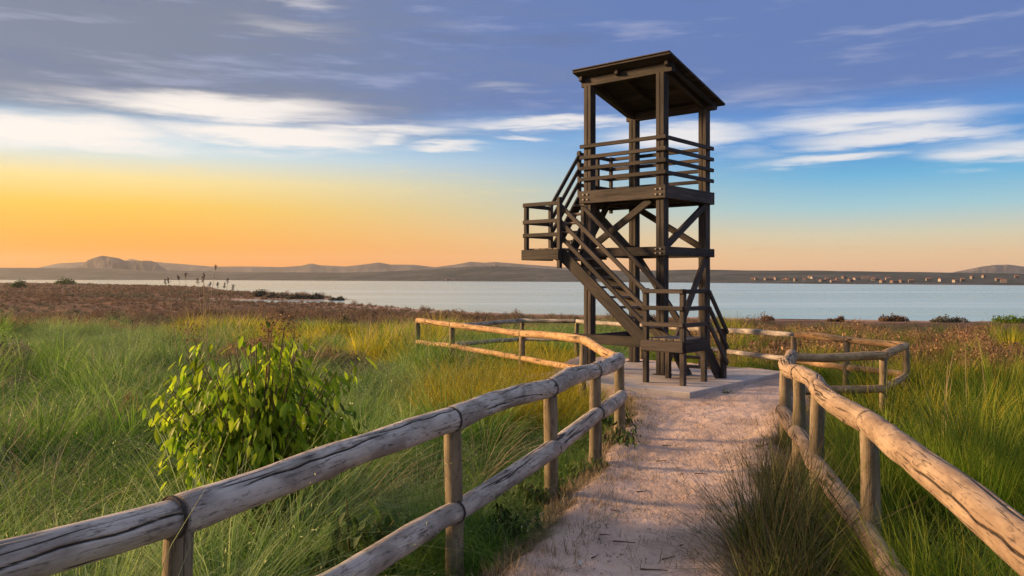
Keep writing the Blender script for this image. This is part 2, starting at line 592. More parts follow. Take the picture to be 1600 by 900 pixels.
# ------------------------------------------------------------------ mountains
MAT_MOUNT, kk, out = new_mat('mountain_rock')
pos = kk.node('ShaderNodeNewGeometry').outputs['Position']
c = kk.mix(kk.step(kk.noise(pos, .012, 5, .65), .4, .62), (0.06, 0.058, 0.052, 1), (0.14, 0.12, 0.105, 1))
principled(kk, out, c, .95, None, .1)


def mountain(name, prof, dist, depth, label, seed, nx=160):
    prof = np.array(prof, float)
    px = np.linspace(prof[0, 0], prof[-1, 0], nx)
    ys = np.interp(px, prof[:, 0], prof[:, 1])
    h = EYE + (HOR - ys) / F_PX * dist + 4
    t = np.linspace(-1, 1, 26)
    PX, T = np.meshgrid(px, t)
    H = np.tile(h, (26, 1))
    D = dist + T * depth
    shape = np.maximum(0, 1 - np.abs(T) ** 1.3)
    ridg = 1 - .55 * (1 - shape) * np.abs(fbm(PX * .06, T * 2.0, seed) - .5) * 4
    Z = H * shape * np.clip(ridg, .3, 1.1) + (fbm(PX * .15, T * 4, seed + 9) - .5) * H * .12 * (np.abs(T) > .05)
    X = (PX - 800) / F_PX * D
    mesh_obj(name, grid_mesh(name, X, D, Z - 4), MAT_MOUNT, kind='structure', label=label, category='mountain')


mountain('mountain', [(95, 424), (118, 418), (128, 414), (137, 406), (150, 401), (160, 399), (172, 400.5), (186, 403), (196, 407), (206, 408), (215, 407.5), (226, 406.5),
                      (236, 407), (244, 410), (252, 416), (262, 422)], 2700, 180, 'brown flat-topped mountain rising beyond the far shore', 3)
mountain('mountain_range', [(-400, 424), (-100, 418), (0, 420), (60, 418), (90, 411), (130, 409), (190, 408), (205, 404), (220, 407), (270, 411), (330, 416), (400, 416), (440, 417), (470, 415),
                            (486, 411), (500, 414), (540, 416), (575, 412), (592, 409.5), (610, 413), (645, 413), (680, 417), (705, 414), (735, 408.5),
                            (755, 410), (775, 409), (800, 411), (850, 415), (920, 420), (1000, 424), (1100, 426)], 4300, 200,
         'faint jagged mountain range fading into the golden haze', 8, 420)
mountain('mountain_ridge', [(1480, 427), (1510, 421), (1535, 416), (1555, 413.5), (1575, 413), (1600, 416), (1640, 420), (1700, 417), (1800, 425)], 4200, 200,
         'pale blue mountain ridge above the far shore, behind the lagoon town', 15)

# ------------------------------------------------------------------ path and slab
S0 = Vector((2.88, 13.8, 0))
U = Vector((-.76, .65, 0)).normalized()
V = Vector((.65, .76, 0)).normalized()


def T(s, w, z):
    return S0 + U * s + V * w + Vector((0, 0, z))


py_ = np.concatenate([np.arange(-4, 3, .12), np.arange(3, 19.5, .05)])
tt = np.linspace(0, 1, 90)
l, r_ = path_edges(py_)
l, r_ = l - .35, r_ + .35
PX = l[:, None] + (r_ - l)[:, None] * tt[None]
PY = np.tile(py_[:, None], (1, 90))
pin = path_in(PX, PY)
PZ = (fbm(PX * 2.2, PY * 2.2, 61, 4) - .5) * .05 + (fbm(PX * 11, PY * 9, 67, 3) - .5) * .024 - .005
PZ = PZ - .20 * sstep(-pin, -.12 + .0, .33) + .05 * sstep(-pin, -.5, -.05) * (1 - sstep(-pin, -.05, .25))
MAT_PATH, kk, out = new_mat('sandy_path')
pos = kk.node('ShaderNodeNewGeometry').outputs['Position']
a1 = kk.noise(pos, 1.1, 5, .6, .3)
a2 = kk.noise(pos, 7.0, 5, .65)
a3 = kk.noise(pos, 60.0, 3, .7)
a4 = kk.noise(kk.scale(pos, (1, .35, 1)), 16.0, 4, .7, .6)
c = kk.mix(kk.step(a1, .36, .64), (0.47, 0.345, 0.275, 1), (0.63, 0.475, 0.385, 1))
c = kk.mix(kk.m('MULTIPLY', kk.step(a2, .50, .72), .6), c, (0.36, 0.265, 0.22, 1))
c = kk.mix(kk.m('MULTIPLY', kk.step(a4, .60, .70), .55), c, (0.20, 0.135, 0.105, 1))
c = kk.mix(kk.m('MULTIPLY', kk.step(a3, .60, .74), .35), c, (0.66, 0.54, 0.46, 1))
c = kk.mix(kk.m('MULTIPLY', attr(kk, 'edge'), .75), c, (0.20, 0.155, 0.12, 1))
hh = kk.m('ADD', kk.m('ADD', kk.m('MULTIPLY', a2, 1.0), kk.m('MULTIPLY', a4, .8)), kk.m('MULTIPLY', a3, .3))
principled(kk, out, c, .95, bump(kk, hh, .7, .03), .1)
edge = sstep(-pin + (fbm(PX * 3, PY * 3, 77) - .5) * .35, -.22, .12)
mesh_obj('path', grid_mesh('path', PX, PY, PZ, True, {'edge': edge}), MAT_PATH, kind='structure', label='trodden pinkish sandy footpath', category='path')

MAT_CONC, kk, out = new_mat('concrete')
pos = kk.node('ShaderNodeNewGeometry').outputs['Position']
a1 = kk.noise(pos, 1.6, 5, .6)
a2 = kk.noise(pos, 45, 3, .6)
c = kk.mix(kk.step(a1, .35, .65), (0.42, 0.38, 0.36, 1), (0.56, 0.52, 0.49, 1))
c = kk.mix(kk.m('MULTIPLY', kk.step(a1, .50, .66), .8), c, (0.36, 0.26, 0.21, 1))
c = kk.mix(kk.m('MULTIPLY', kk.step(kk.noise(pos, 5.0, 5, .7, .5), .56, .68), .6), c, (0.20, 0.17, 0.15, 1))
c = kk.mix(kk.m('MULTIPLY', kk.step(a2, .55, .7), .3), c, (0.25, 0.22, 0.2, 1))
principled(kk, out, c, .9, bump(kk, a2, .3, .006), .2)


def box_bm(sx, sy, sz, bev=0.0):
    bm = bmesh.new()
    bmesh.ops.create_cube(bm, size=1.0, matrix=Matrix.Diagonal((sx, sy, sz, 1)))
    if bev:
        bmesh.ops.bevel(bm, geom=bm.edges[:], offset=bev, segments=1, affect='EDGES')
    return bm


def bm_mesh(name, bm):
    me = bpy.data.meshes.new(name)
    bm.to_mesh(me)
    bm.free()
    return me


sb = box_bm(3.45, 3.85, .30, .012)
bmesh.ops.subdivide_edges(sb, edges=[e for e in sb.edges if e.calc_length() > 1], cuts=14, use_grid_fill=True)
for v_ in sb.verts:
    q = v_.co
    v_.co.x += (fbm(np.array([q.y * 4]), np.array([q.z * 3]), 4)[0] - .5) * .03
    v_.co.y += (fbm(np.array([q.x * 4]), np.array([q.z * 3]), 5)[0] - .5) * .03
rotUV = Matrix(((U.x, V.x, 0, 0), (U.y, V.y, 0, 0), (0, 0, 1, 0), (0, 0, 0, 1)))
mesh_obj('concrete_slab', bm_mesh('concrete_slab', sb), MAT_CONC, mw=Matrix.Translation(T(1.245, 1.28, -.07)) @ rotUV,
         kind='structure', label='pale square concrete slab under the observation tower', category='slab')

# ------------------------------------------------------------------ observation tower
tower = thing('observation_tower', T(1.9, 2.0, .08), 'dark wooden bird-watching tower with shed roof and zigzag stairs on a concrete slab', 'tower')
GZ0 = 0.08
BOXES = {}


def timber(name, p0, p1, w, h, parent=tower, mat=MAT_TIMBER, side=None, bev=.008, over=0.0):
    """a sawn timber from p0 to p1; w is measured along 'side', h across it"""
    p0, p1 = Vector(p0), Vector(p1)
    d = p1 - p0
    L = d.length + 2 * over
    zax = d.normalized()
    if side is None:
        side = U
    xax = (side - zax * side.dot(zax)).normalized()
    yax = zax.cross(xax)
    mw = Matrix(((xax.x, yax.x, zax.x, 0), (xax.y, yax.y, zax.y, 0), (xax.z, yax.z, zax.z, 0), (0, 0, 0, 1)))
    mw.translation = (p0 + p1) / 2
    key = (round(w, 3), round(h, 3), round(L, 3), mat.name)
    me = BOXES.get(key)
    if me is None:
        me = BOXES[key] = bm_mesh(name, box_bm(w, h, L, min(bev, w * .2, h * .2)))
        me.materials.append(mat)
    return mesh_obj(name, me, None, parent, mw)


def grooved_post(name, p0, p1, w):
    """posts built of joined planks: a square section with a notch down the middle of every face"""
    g, dn = .010, .016
    a = w / 2
    prof = []
    for kq in range(4):
        c_, s_ = math.cos(kq * math.pi / 2), math.sin(kq * math.pi / 2)
        for (x, y) in [(a, -a + .012), (a, -g), (a - dn, 0), (a, g), (a, a - .012), (a - .012, a)]:
            prof.append((x * c_ - y * s_, x * s_ + y * c_))
    n = len(prof)
    L = (Vector(p1) - Vector(p0)).length
    v = [(x, y, 0) for x, y in prof] + [(x, y, L) for x, y in prof]
    f = [(i, (i + 1) % n, n + (i + 1) % n, n + i) for i in range(n)] + [tuple(range(n))[::-1], tuple(range(n, 2 * n))]
    me = from_arrays(name, v, f)
    me.materials.append(MAT_TIMBER)
    return mesh_obj(name, me, None, tower, Matrix.Translation(Vector(p0)) @ rotUV)


SF, SL, WF, WB = 1.08, 2.74, 1.18, 2.85
Z_MID, Z_DECK = 2.40, 3.63


def roof_z(w):
    return 6.03 - (w - .88) * .27


PW = .18
Z_UP = Vector((0, 0, 1))
for (s, w) in [(SF, WF), (SL, WF), (SF, WB), (SL, WB)]:
    grooved_post('post', T(s, w, GZ0), T(s, w, roof_z(w) - .20), PW)
    # iron shoe
    timber('base_plate', T(s, w, GZ0 - .01), T(s, w, GZ0 + .014), PW + .10, PW + .10, mat=MAT_IRON)
E = PW / 2 + .031
OV = PW / 2 + .065
# beams: middle ring, deck ring; boards stand on the outer faces of the posts
for zc, hh_, th in ((Z_MID, .17, .06), (Z_DECK - .12, .25, .06)):
    for w in (WF - E, WB + E):
        timber('beam', T(SF - OV, w, zc), T(SL + OV, w, zc), th, hh_, side=V)
    for s in (SF - E, SL + E):
        timber('beam', T(s, WF - PW / 2, zc + .002), T(s, WB + OV, zc + .002), th, hh_ * .96, side=U)
timber('beam', T(SF + .12, WF - E, .68), T(SL + .32, WF - E, .68), .06, .19, side=V)
timber('beam', T(SL + E, WF - PW / 2, .66), T(SL + E, WB + .2, .66), .06, .17, side=U)

# braces
e2 = .05
lo, mid_lo, mid_hi, dk = GZ0 + .16, Z_MID - .10, Z_MID + .10, Z_DECK - .26
for a_, b_ in [((SF + .22, WF - e2, dk), (SL - .06, WF - e2, mid_hi)),
               ((SF - e2, WB - .06, dk), (SF - e2, WF + .06, mid_hi)),
               ((SF - e2, WB - .06, mid_lo), (SF - e2, WF + .06, lo)),
               ((SL - .10, WB + e2, dk), (SF + .06, WB + e2, mid_hi)),
               ((SL - .10, WB + e2, mid_lo), (SF + .06, WB + e2, lo)),
               ((SL + e2, WF + .06, dk), (SL + e2, WB - .06, mid_hi)),
               ((SL + e2 + .05, WF + .75, dk), (SL + e2 + .05, WF + .06, dk - .8)),
               ((SF - e2, WF + .06, dk), (SF - e2, WF + .30, dk - .02))][:7]:
    along_u = abs(a_[0] - b_[0]) > abs(a_[1] - b_[1])
    timber('brace', T(*a_), T(*b_), .07, .13, side=V if along_u else U)

# deck boards on joists
deck = timber('deck_joist', T(SF, (WF + WB) / 2, Z_DECK - .12), T(SL + .7, (WF + WB) / 2, Z_DECK - .12), .07, .16, side=V)
timber('joist', T(SF, WF + .35, Z_DECK - .12), T(SL, WF + .35, Z_DECK - .12), .07, .16, parent=deck, side=V)
timber('joist', T(SF, WB - .35, Z_DECK - .12), T(SL + .7, WB - .35, Z_DECK - .12), .07, .16, parent=deck, side=V)
n = 13
for i in range(n):
    s = SF - .06 + (SL - SF + .12) * (i + .5) / n
    inner = .13 if (i == 0 or i == n - 1) else -.07
    timber('deck_board', T(s, WF + inner, Z_DECK - .02), T(s, WB - inner, Z_DECK - .02), (SL - SF + .12) / n - .012, .036, parent=deck, side=U, mat=MAT_BOARD)
n = 5
for i in range(n):
    s = SL + .14 + .62 * (i + .5) / n
    timber('deck_board', T(s, 1.76, Z_DECK - .02), T(s, WB + .05, Z_DECK - .02), .62 / n - .012, .036, parent=deck, side=U, mat=MAT_BOARD)

# upper railings
RZ = [4.53, 4.31, 4.09, 3.87]
OUT = 3.40
for z in RZ:
    timber('railing_board', T(SF - OV, WF - E - .001, z), T(SL + OV, WF - E - .001, z), .045, .075, side=V)
    timber('railing_board', T(SF - E - .001, WF - PW / 2, z - .004), T(SF - E - .001, WB + OV, z - .004), .045, .075, side=U)
    timber('railing_board', T(SF - PW / 2, WB + E, z + .003), T(OUT, WB + E, z + .003), .045, .075, side=V)
    timber('railing_board', T(OUT + .055, 1.74, z), T(OUT + .055, WB + .14, z), .045, .075, side=U)
for w in (1.74, 2.42, WB + .085):
    timber('railing_post', T(OUT, w, Z_DECK - .30), T(OUT, w, 4.58), .07, .07)
timber('beam', T(OUT + .03, 1.70, Z_DECK - .13), T(OUT + .03, WB + .10, Z_DECK - .13), .05, .20, side=U)
timber('beam', T(SL + .16, 1.70, Z_DECK - .14), T(OUT, 1.70, Z_DECK - .14), .05, .20, side=V)
timber('beam', T(SL + .16, WB + .07, Z_DECK - .135), T(OUT, WB + .07, Z_DECK - .135), .05, .20, side=V)

# roof: plates on the posts, rafters, boards and a felt sheet
for w in (WF, WB):
    timber('wall_plate', T(SF - .24, w, roof_z(w) - .125), T(SL + .17, w, roof_z(w) - .125), .13, .17, side=V)
for s in (SF, SL):
    timber('tie_beam', T(s, WF + .06, roof_z(WF + .06) - .115), T(s, WB - .06, roof_z(WB - .06) - .115), .10, .15, side=U)
for s in (SF - .17, (SF + SL) / 2 + .1, SL + .12):
    timber('rafter', T(s, 1.02, roof_z(1.02) - .092), T(s, 3.02, roof_z(3.02) - .092), .075, .10, side=U)
roof = timber('roof', T((SF + SL) / 2 - .06, .86, roof_z(.86) + .012), T((SF + SL) / 2 - .06, 3.12, roof_z(3.12) + .012), 2.20, .022, side=U)
n = 12
for i in range(n):
    w0, w1 = .88 + 2.22 * i / n, .88 + 2.22 * (i + 1) / n - .001
    wc = (w0 + w1) / 2
    timber('roof_board', T(SF - .34, wc, roof_z(wc) - .022), T(SL + .22, wc, roof_z(wc) - .022), (w1 - w0) * 1.034, .030, parent=roof, side=(V - Vector((0, 0, .27))).normalized())

# stairs -----------------------------------------------------------
def flight(p_bot, p_top, width_vec, n_tread, rail_sides, rail_len_up=None, posts=()):
    """one straight flight: two cut strings with open treads between them"""
    p_bot, p_top = Vector(p_bot), Vector(p_top)
    run = (p_top - p_bot)
    hd = Vector((run.x, run.y, 0)).normalized()
    wv = Vector(width_vec)
    wn = wv.normalized()
    st = None
    for off in (0.03, wv.length - .03):
        o = timber('stringer', p_bot + wn * off - Vector((0, 0, .10)), p_top + wn * off - Vector((0, 0, .10)), .05, .23, side=wn)
        st = st or o
    for i in range(n_tread):
        t = (i + 1) / (n_tread + 1)
        c = p_bot + run * t - Vector((0, 0, .03))
        timber('tread', c + wn * .057, c + wn * (wv.length - .057), .21, .04, parent=st, side=hd, mat=MAT_BOARD)


def handrails(p0, p1, zs, side, n='handrail', w=.045, h=.08):
    for dz_ in zs:
        timber(n, Vector(p0) + Vector((0, 0, dz_)), Vector(p1) + Vector((0, 0, dz_)), w, h, side=side)


ZL, ZM = .86, 2.47       # lower and middle landing heights
WD = .75
# lower landing
for (s, w, zt) in [(0, 0, 1.71), (.72, 0, 1.72), (0, WD, 1.71), (.72, WD + .02, ZL)]:
    timber('newel_post', T(s, w, GZ0), T(s, w, zt), .09, .09)
for i in range(5):
    s = .03 + .69 * (i + .5) / 5
    ldeck = timber('landing_board', T(s, -.02, ZL - .02), T(s, WD + .02, ZL - .02), .69 / 5 - .01, .036, side=U, mat=MAT_BOARD)
timber('landing_beam', T(-.04, -.065, ZL - .13), T(.78, -.065, ZL - .13), .04, .19, side=V)
timber('landing_beam', T(-.066, -.04, ZL - .13), T(-.066, WD + .06, ZL - .13), .04, .19, side=U)
timber('landing_beam', T(.0, WD + .06, ZL - .13), T(.70, WD + .06, ZL - .13), .04, .17, side=V)
for dz_ in (.81, .52, .24):
    timber('railing_board', T(-.04, -.062, ZL + dz_), T(.76, -.062, ZL + dz_), .04, .075, side=V)
    timber('railing_board', T(-.064, -.04, ZL + dz_ - .003), T(-.064, WD + .05, ZL + dz_ - .003), .04, .075, side=U)
# lower flight, climbing towards the landing
flight(T(0, 1.50, GZ0 + .02), T(0, WD + .03, ZL), U * .72, 3, ())
timber('newel_post', T(-.04, 1.42, GZ0), T(-.04, 1.42, .98), .09, .09)
handrails(T(-.10, WD, ZL), T(-.10, 1.46, .10), (.80, .52, .24), U)
# upper flight along the tower face
flight(T(.72, 0, ZL), T(2.60, 0, ZM), V * WD, 8, ())
handrails(T(.72, -.01, ZL), T(2.58, -.01, ZM), (.80, .50, .22), V)
handrails(T(.80, WD + .01, ZL), T(2.58, WD + .01, ZM), (.80,), V)
# middle landing
for (s, w, z0, z1) in [(2.57, -.05, 2.08, 3.42), (3.40, -.02, 2.24, 3.33), (3.40, WD, 2.24, 3.36), (2.62, WD + .04, 2.1, 3.30)]:
    timber('newel_post', T(s, w, z0), T(s, w, z1), .08, .08)
for i in range(5):
    s = 2.62 + .78 * (i + .5) / 5
    timber('landing_board', T(s, .0, ZM - .02), T(s, WD + .02, ZM - .02), .78 / 5 - .012, .036, side=U, mat=MAT_BOARD)
timber('landing_beam', T(2.55, -.09, ZM - .13), T(3.46, -.09, ZM - .13), .045, .20, side=V)
timber('landing_beam', T(3.45, -.06, ZM - .13), T(3.45, WD + .08, ZM - .13), .045, .20, side=U)
timber('landing_beam', T(2.64, -.06, ZM - .16), T(2.64, WF - .14, ZM - .16), .05, .17, side=U)
timber('landing_beam', T(3.05, .0, ZM - .14), T(3.05, 2.0, ZM - .14), .05, .15, side=U)
timber('landing_beam', T(2.86, 1.95, ZM - .12), T(3.40, 1.95, ZM - .12), .05, .15, side=V)
for dz_ in (.84, .51, .25):
    timber('railing_board', T(2.56, -.07, ZM + dz_), T(3.43, -.07, ZM + dz_), .04, .075, side=V)
    timber('railing_board', T(3.45, -.06, ZM + dz_ - .003), T(3.45, WD + .03, ZM + dz_ - .003), .04, .075, side=U)
# top flight up to the gallery
flight(T(2.875, WD, ZM), T(2.875, 1.72, Z_DECK), U * .53, 5, ())
handrails(T(3.42, WD, ZM), T(3.42, 1.74, Z_DECK), (.84, .55, .27), U)
# bolt heads at the joints facing the path
for s_b in (SF - .05, SF + .05, SL - .05, SL + .05):
    for zb in (Z_DECK - .07, Z_DECK - .17, Z_MID + .04, Z_MID - .04):
        bm_ = bmesh.new()
        bmesh.ops.create_cone(bm_, cap_ends=True, segments=8, radius1=.018, radius2=.014, depth=.022)
        bo = bm_mesh('bolt', bm_)
        bo.materials.append(MAT_BOLT)
        mesh_obj('bolt', bo, None, tower, Matrix.Translation(T(s_b, WF - E - .04, zb)) @ V.to_track_quat('Z', 'Y').to_matrix().to_4x4())


# ------------------------------------------------------------------ log fences
def log_mesh(name, L, r0, r1, seed, bow=(0, 0), seg=22, step=.07, endr=.35, cracks=0):
    n = max(6, int(L / step))
    rs = np.random.default_rng(seed)
    zs = np.linspace(0, L, n + 1)
    th = np.linspace(0, 2 * math.pi, seg, endpoint=False)
    Z, TH = np.meshgrid(zs, th, indexing='ij')
    t = Z / L
    rr = r0 + (r1 - r0) * t
    rr = rr * (1 + (fbm(Z * 1.4, TH * 0 + seed, seed, 2) - .5) * .20 + (fbm(Z * 2.5 + np.cos(TH), np.sin(TH) * 1.2 + seed, seed + 3, 3) - .5) * .16)
    # a couple of knots
    for _ in range(int(L * 1.2) + 1):
        kz, kt = rs.uniform(.15, .85) * L, rs.uniform(0, 6.28)
        dth = np.angle(np.exp(1j * (TH - kt)))
        rr = rr + .010 * np.exp(-((Z - kz) / .05) ** 2 - (dth / .45) ** 2)
    ckv = np.zeros_like(rr)
    for q in range(cracks):
        z0 = rs.uniform(-.1, .55) * L
        z1 = z0 + rs.uniform(.35, .8) * L
        kt = -math.pi / 2 + rs.uniform(-1.5, 1.5)          # the weathered upper half
        wander = kt + (fbm(Z * 2.2, Z * 0 + q, seed + 40 + q, 3) - .5) * .9
        dth = np.angle(np.exp(1j * (TH - wander)))
        m_ = np.clip((Z - z0) / .25, 0, 1) * np.clip((z1 - Z) / .25, 0, 1)
        gshape = np.exp(-(dth / .065) ** 2) * m_
        rr = rr - .016 * gshape
        ckv = np.maximum(ckv, gshape)
    e = np.minimum(Z, L - Z)
    rr = rr * np.where(e < 1e-6, 1 - .10 * endr, 1)
    bx, by = bow
    X = rr * np.cos(TH) + bx * np.sin(t * math.pi) + (fbm(Z * .9, Z * 0 + 2, seed + 5, 2) - .5) * .04 * np.sin(t * math.pi)
    Y = rr * np.sin(TH) + by * np.sin(t * math.pi) + (fbm(Z * .9, Z * 0 + 7, seed + 6, 2) - .5) * .04 * np.sin(t * math.pi)
    v = np.stack([X.ravel(), Y.ravel(), Z.ravel()], 1)
    f = []
    for i in range(n):
        for j in range(seg):
            a = i * seg + j
            b_ = i * seg + (j + 1) % seg
            f.append((a, b_, b_ + seg, a + seg))
    f.append(tuple(range(seg))[::-1])
    f.append(tuple(range(n * seg, (n + 1) * seg)))
    me = from_arrays(name, v, f, False, {'crack': ckv.ravel()})
    sm = np.ones(len(f), bool)
    sm[-2:] = False
    me.polygons.foreach_set('use_smooth', sm)
    return me


SEED = [100]


def log(name, p0, p1, r0, r1, parent, mat=MAT_LOG, bow=(0, 0)):
    near_ = Vector(p0).length < 12 and name == 'rail'
    p0, p1 = Vector(p0), Vector(p1)
    d = p1 - p0
    zax = d.normalized()
    ref = Vector((0, 0, 1)) if abs(zax.z) < .9 else Vector((1, 0, 0))
    xax = zax.cross(ref).normalized()
    yax = zax.cross(xax)          # points down for a level log
    mw = Matrix(((xax.x, yax.x, zax.x, 0), (xax.y, yax.y, zax.y, 0), (xax.z, yax.z, zax.z, 0), (0, 0, 0, 1)))
    mw.translation = p0
    SEED[0] += 1
    me = log_mesh(name, d.length, r0, r1, SEED[0], bow, *((88, .05, .35, 3) if near_ else ()))
    me.materials.append(mat)
    return mesh_obj(name, me, None, parent, mw)


def strap(p, d, r, parent):
    """thin iron band round a rail at a joint, with its bolt lug"""
    d = Vector(d).normalized()
    bm = bmesh.new()
    n = 20
    rings = []
    for (zz, r_2) in [(-.007, r), (-.007, r + .004), (.007, r + .004), (.007, r)]:
        rings.append([bm.verts.new((r_2 * math.cos(i * 2 * math.pi / n), r_2 * math.sin(i * 2 * math.pi / n), zz)) for i in range(n)])
    for a in range(4):
        for i in range(n):
            bm.faces.new((rings[a][i], rings[a][(i + 1) % n], rings[(a + 1) % 4][(i + 1) % n], rings[(a + 1) % 4][i]))
    bmesh.ops.recalc_face_normals(bm, faces=bm.faces[:])
    q = d.to_track_quat('Z', 'Y').to_matrix().to_4x4()
    q.translation = p
    mesh_obj('strap', bm_mesh('strap', bm), MAT_IRON, parent, q)


def fence(label, nodes, rad_u, rad_l, rad_p, straps=(), low_skip=(), extra=None, loc=None, mat=MAT_LOG):
    """nodes: (x, y, z of upper rail, z of lower rail, ground z, has post)"""
    f = thing('log_fence', loc or (nodes[1][0], nodes[1][1], 0), label, 'fence', 'log fences')
    bw = 1.0 if rad_u > .07 else .35
    for i, nd in enumerate(nodes):
        x, y, zu, zl, g, hp = nd
        if hp:
            lean = (rnd.uniform(-.012, .012), rnd.uniform(-.012, .012))
            log('post', (x + lean[0], y + lean[1], g - .3), (x, y, zu - rad_u * .35), rad_p * 1.05, rad_p * .97, f, MAT_POST)
        if i + 1 < len(nodes):
            b_ = nodes[i + 1]
            p0, p1 = Vector((x, y, zu)), Vector((b_[0], b_[1], b_[2]))
            d = (p1 - p0).normalized()
            log('rail', p0 - d * .012, p1 - d * .02, rad_u * rnd.uniform(.95, 1.06), rad_u * rnd.uniform(.92, 1.02), f, mat,
                (rnd.uniform(-.03, .03) * bw, rnd.uniform(-.025, .03) * bw))
            if i not in low_skip:
                side = Vector((d.y, -d.x, 0)) * (rad_p * .55)
                q0, q1 = Vector((x, y, zl)), Vector((b_[0], b_[1], b_[3]))
                if extra:
                    q0 += side * extra
                    q1 += side * extra
                log('rail', q0 - d * .012, q1 - d * .02, rad_l * rnd.uniform(.95, 1.06), rad_l * rnd.uniform(.92, 1.02), f, mat,
                    (rnd.uniform(-.03, .03) * bw, rnd.uniform(-.02, .04) * bw))
        if i in straps:
            a = nodes[i - 1]
            d = Vector((x - a[0], y - a[1], zu - a[2]))
            strap(Vector((x, y, zu)) - d.normalized() * .03, d, rad_u * 1.02, f)
            d2 = Vector((x - a[0], y - a[1], zl - a[3]))
            off = Vector((d2.y, -d2.x, 0)).normalized() * (rad_p * .55) * (extra or 0)
            strap(Vector((x, y, zl)) + off - d2.normalized() * .03, d2, rad_l * 1.02, f)
    return f


left_nodes = [(-2.95, .75, .95, .36, -.05, True), (-1.35, 3.32, .935, .36, -.08, True), (-.40, 5.5, .95, .34, -.10, True), (.33, 7.05, .95, .44, -.08, True),
              (.84, 8.3, .955, .53, -.06, True), (1.28, 9.8, .92, .49, -.06, True)]
fence('long grey weathered log fence with iron straps along the meadow side of the path', left_nodes, .083, .074, .062, (1, 2, 3, 4), extra=1.0)
f2 = [(1.28, 9.87, .92, .42, -.06, False), (1.155, 13.2, .90, .42, -.1, True), (.20, 16.0, .81, .33, -.12, True), (-1.38, 18.8, .82, .34, -.15, True), (-2.37, 20.5, .83, .3, -.15, True)]
fence('sunlit log fence zigzagging from the path bend back into the sunlit grass, beside the tower', f2, .066, .055, .062, low_skip=(0,), mat=MAT_SUNLOG)
f3 = [(-1.30, 18.95, .80, .36, -.15, False), (.27, 21.4, .78, .3, -.2, True), (1.66, 20.9, .79, .3, -.2, True), (3.05, 19.3, .78, .3, -.2, True), (4.40, 17.3, .79, .37, -.15, True),
      (5.43, 15.8, .80, .33, -.15, True)]
fence('thin brown log fence running behind the tower, before the lagoon', f3, .055, .05, .055)
f4 = [(5.46, 15.7, .81, .33, -.15, False), (5.95, 14.55, .80, .30, -.15, True), (6.44, 13.4, .79, .31, -.15, True), (5.26, 11.6, .80, .33, -.12, True), (3.66, 10.72, .86, .42, -.1, False)]
fence('small log fence corner with orange sunlit rails, half sunk in grass beyond the path fence', f4, .062, .055, .055, mat=MAT_SUNLOG)
right_nodes = [(1.32, .6, .95, .25, -.05, True), (1.63, 2.0, .945, .25, -.05, True), (2.35, 5.4, .95, .25, -.08, True), (2.64, 7.07, .95, .31, -.08, True), (2.87, 8.2, .95, .36, -.06, True),
               (3.12, 9.35, .93, .38, -.06, True), (3.62, 10.6, .90, .38, -.08, True)]
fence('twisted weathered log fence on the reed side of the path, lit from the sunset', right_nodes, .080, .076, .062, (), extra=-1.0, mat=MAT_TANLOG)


# ------------------------------------------------------------------ vegetation materials
def leaf_material(name, c0, c1, tip, tip_amt=.5, trans=.35, patch=.5, base=None, base_amt=0.0, rough=.6):
    """blade colour: two greens by plant and by patch of ground, with drier tips"""
    m, kk, out = new_mat(name)
    rid = kk.node('ShaderNodeObjectInfo').outputs['Random']
    pos = kk.node('ShaderNodeNewGeometry').outputs['Position']
    t = attr(kk, 't')
    rb = attr(kk, 'rb')
    pn = kk.noise(pos, patch * 1.8, 3, .6)
    f = kk.m('ADD', kk.m('MULTIPLY', kk.step(pn, .38, .60), .6), kk.m('MULTIPLY', rid, .4))
    c = kk.mix(f, c0, c1)
    c = kk.mix(kk.m('MULTIPLY', kk.m('MULTIPLY', kk.step(t, .35, 1.0), kk.step(rb, .2, .9)), tip_amt), c, tip)
    if base is not None:
        c = kk.mix(kk.m('MULTIPLY', kk.step(t, .5, 0.0), base_amt), c, base)
    hs = kk.node('ShaderNodeHueSaturation')
    kk.l.new(c, hs.inputs['Color'])
    kk.l.new(kk.m('ADD', .34, kk.m('MULTIPLY', rb, 1.3)), hs.inputs['Value'])
    c = hs.outputs[0]
    d = kk.node('ShaderNodeBsdfPrincipled')
    kk.l.new(c, d.inputs['Base Color'])
    d.inputs['Roughness'].default_value = rough
    d.inputs['Specular IOR Level'].default_value = .25
    tr = kk.node('ShaderNodeBsdfTranslucent')
    kk.l.new(c, tr.inputs[0])
    mx = kk.node('ShaderNodeMixShader')
    mx.inputs[0].default_value = trans
    kk.l.new(d.outputs[0], mx.inputs[1])
    kk.l.new(tr.outputs[0], mx.inputs[2])
    kk.l.new(mx.outputs[0], out.inputs[0])
    return m


MAT_GREEN = leaf_material('green_grass', (0.045, 0.145, 0.010, 1), (0.155, 0.31, 0.026, 1), (0.42, 0.43, 0.14, 1), .5, .5)
MAT_PALE = leaf_material('pale_grass', (0.09, 0.21, 0.032, 1), (0.27, 0.38, 0.11, 1), (0.62, 0.62, 0.34, 1), .7, .45)
MAT_SUNGRASS = leaf_material('sunlit_grass', (0.30, 0.30, 0.015, 1), (0.50, 0.41, 0.025, 1), (0.66, 0.50, 0.06, 1), .6, .5)  # yellow glow of the low sun painted into the blade colour
MAT_SEDGE = leaf_material('sedge', (0.050, 0.135, 0.008, 1), (0.155, 0.255, 0.014, 1), (0.38, 0.31, 0.05, 1), .55, .5)
MAT_DULL = leaf_material('grey_scrub', (0.085, 0.090, 0.060, 1), (0.14, 0.13, 0.09, 1), (0.20, 0.17, 0.12, 1), .5)
MAT_RUST = leaf_material('rusty_scrub', (0.10, 0.060, 0.034, 1), (0.31, 0.175, 0.088, 1), (0.44, 0.29, 0.16, 1), .6, .35, .16)
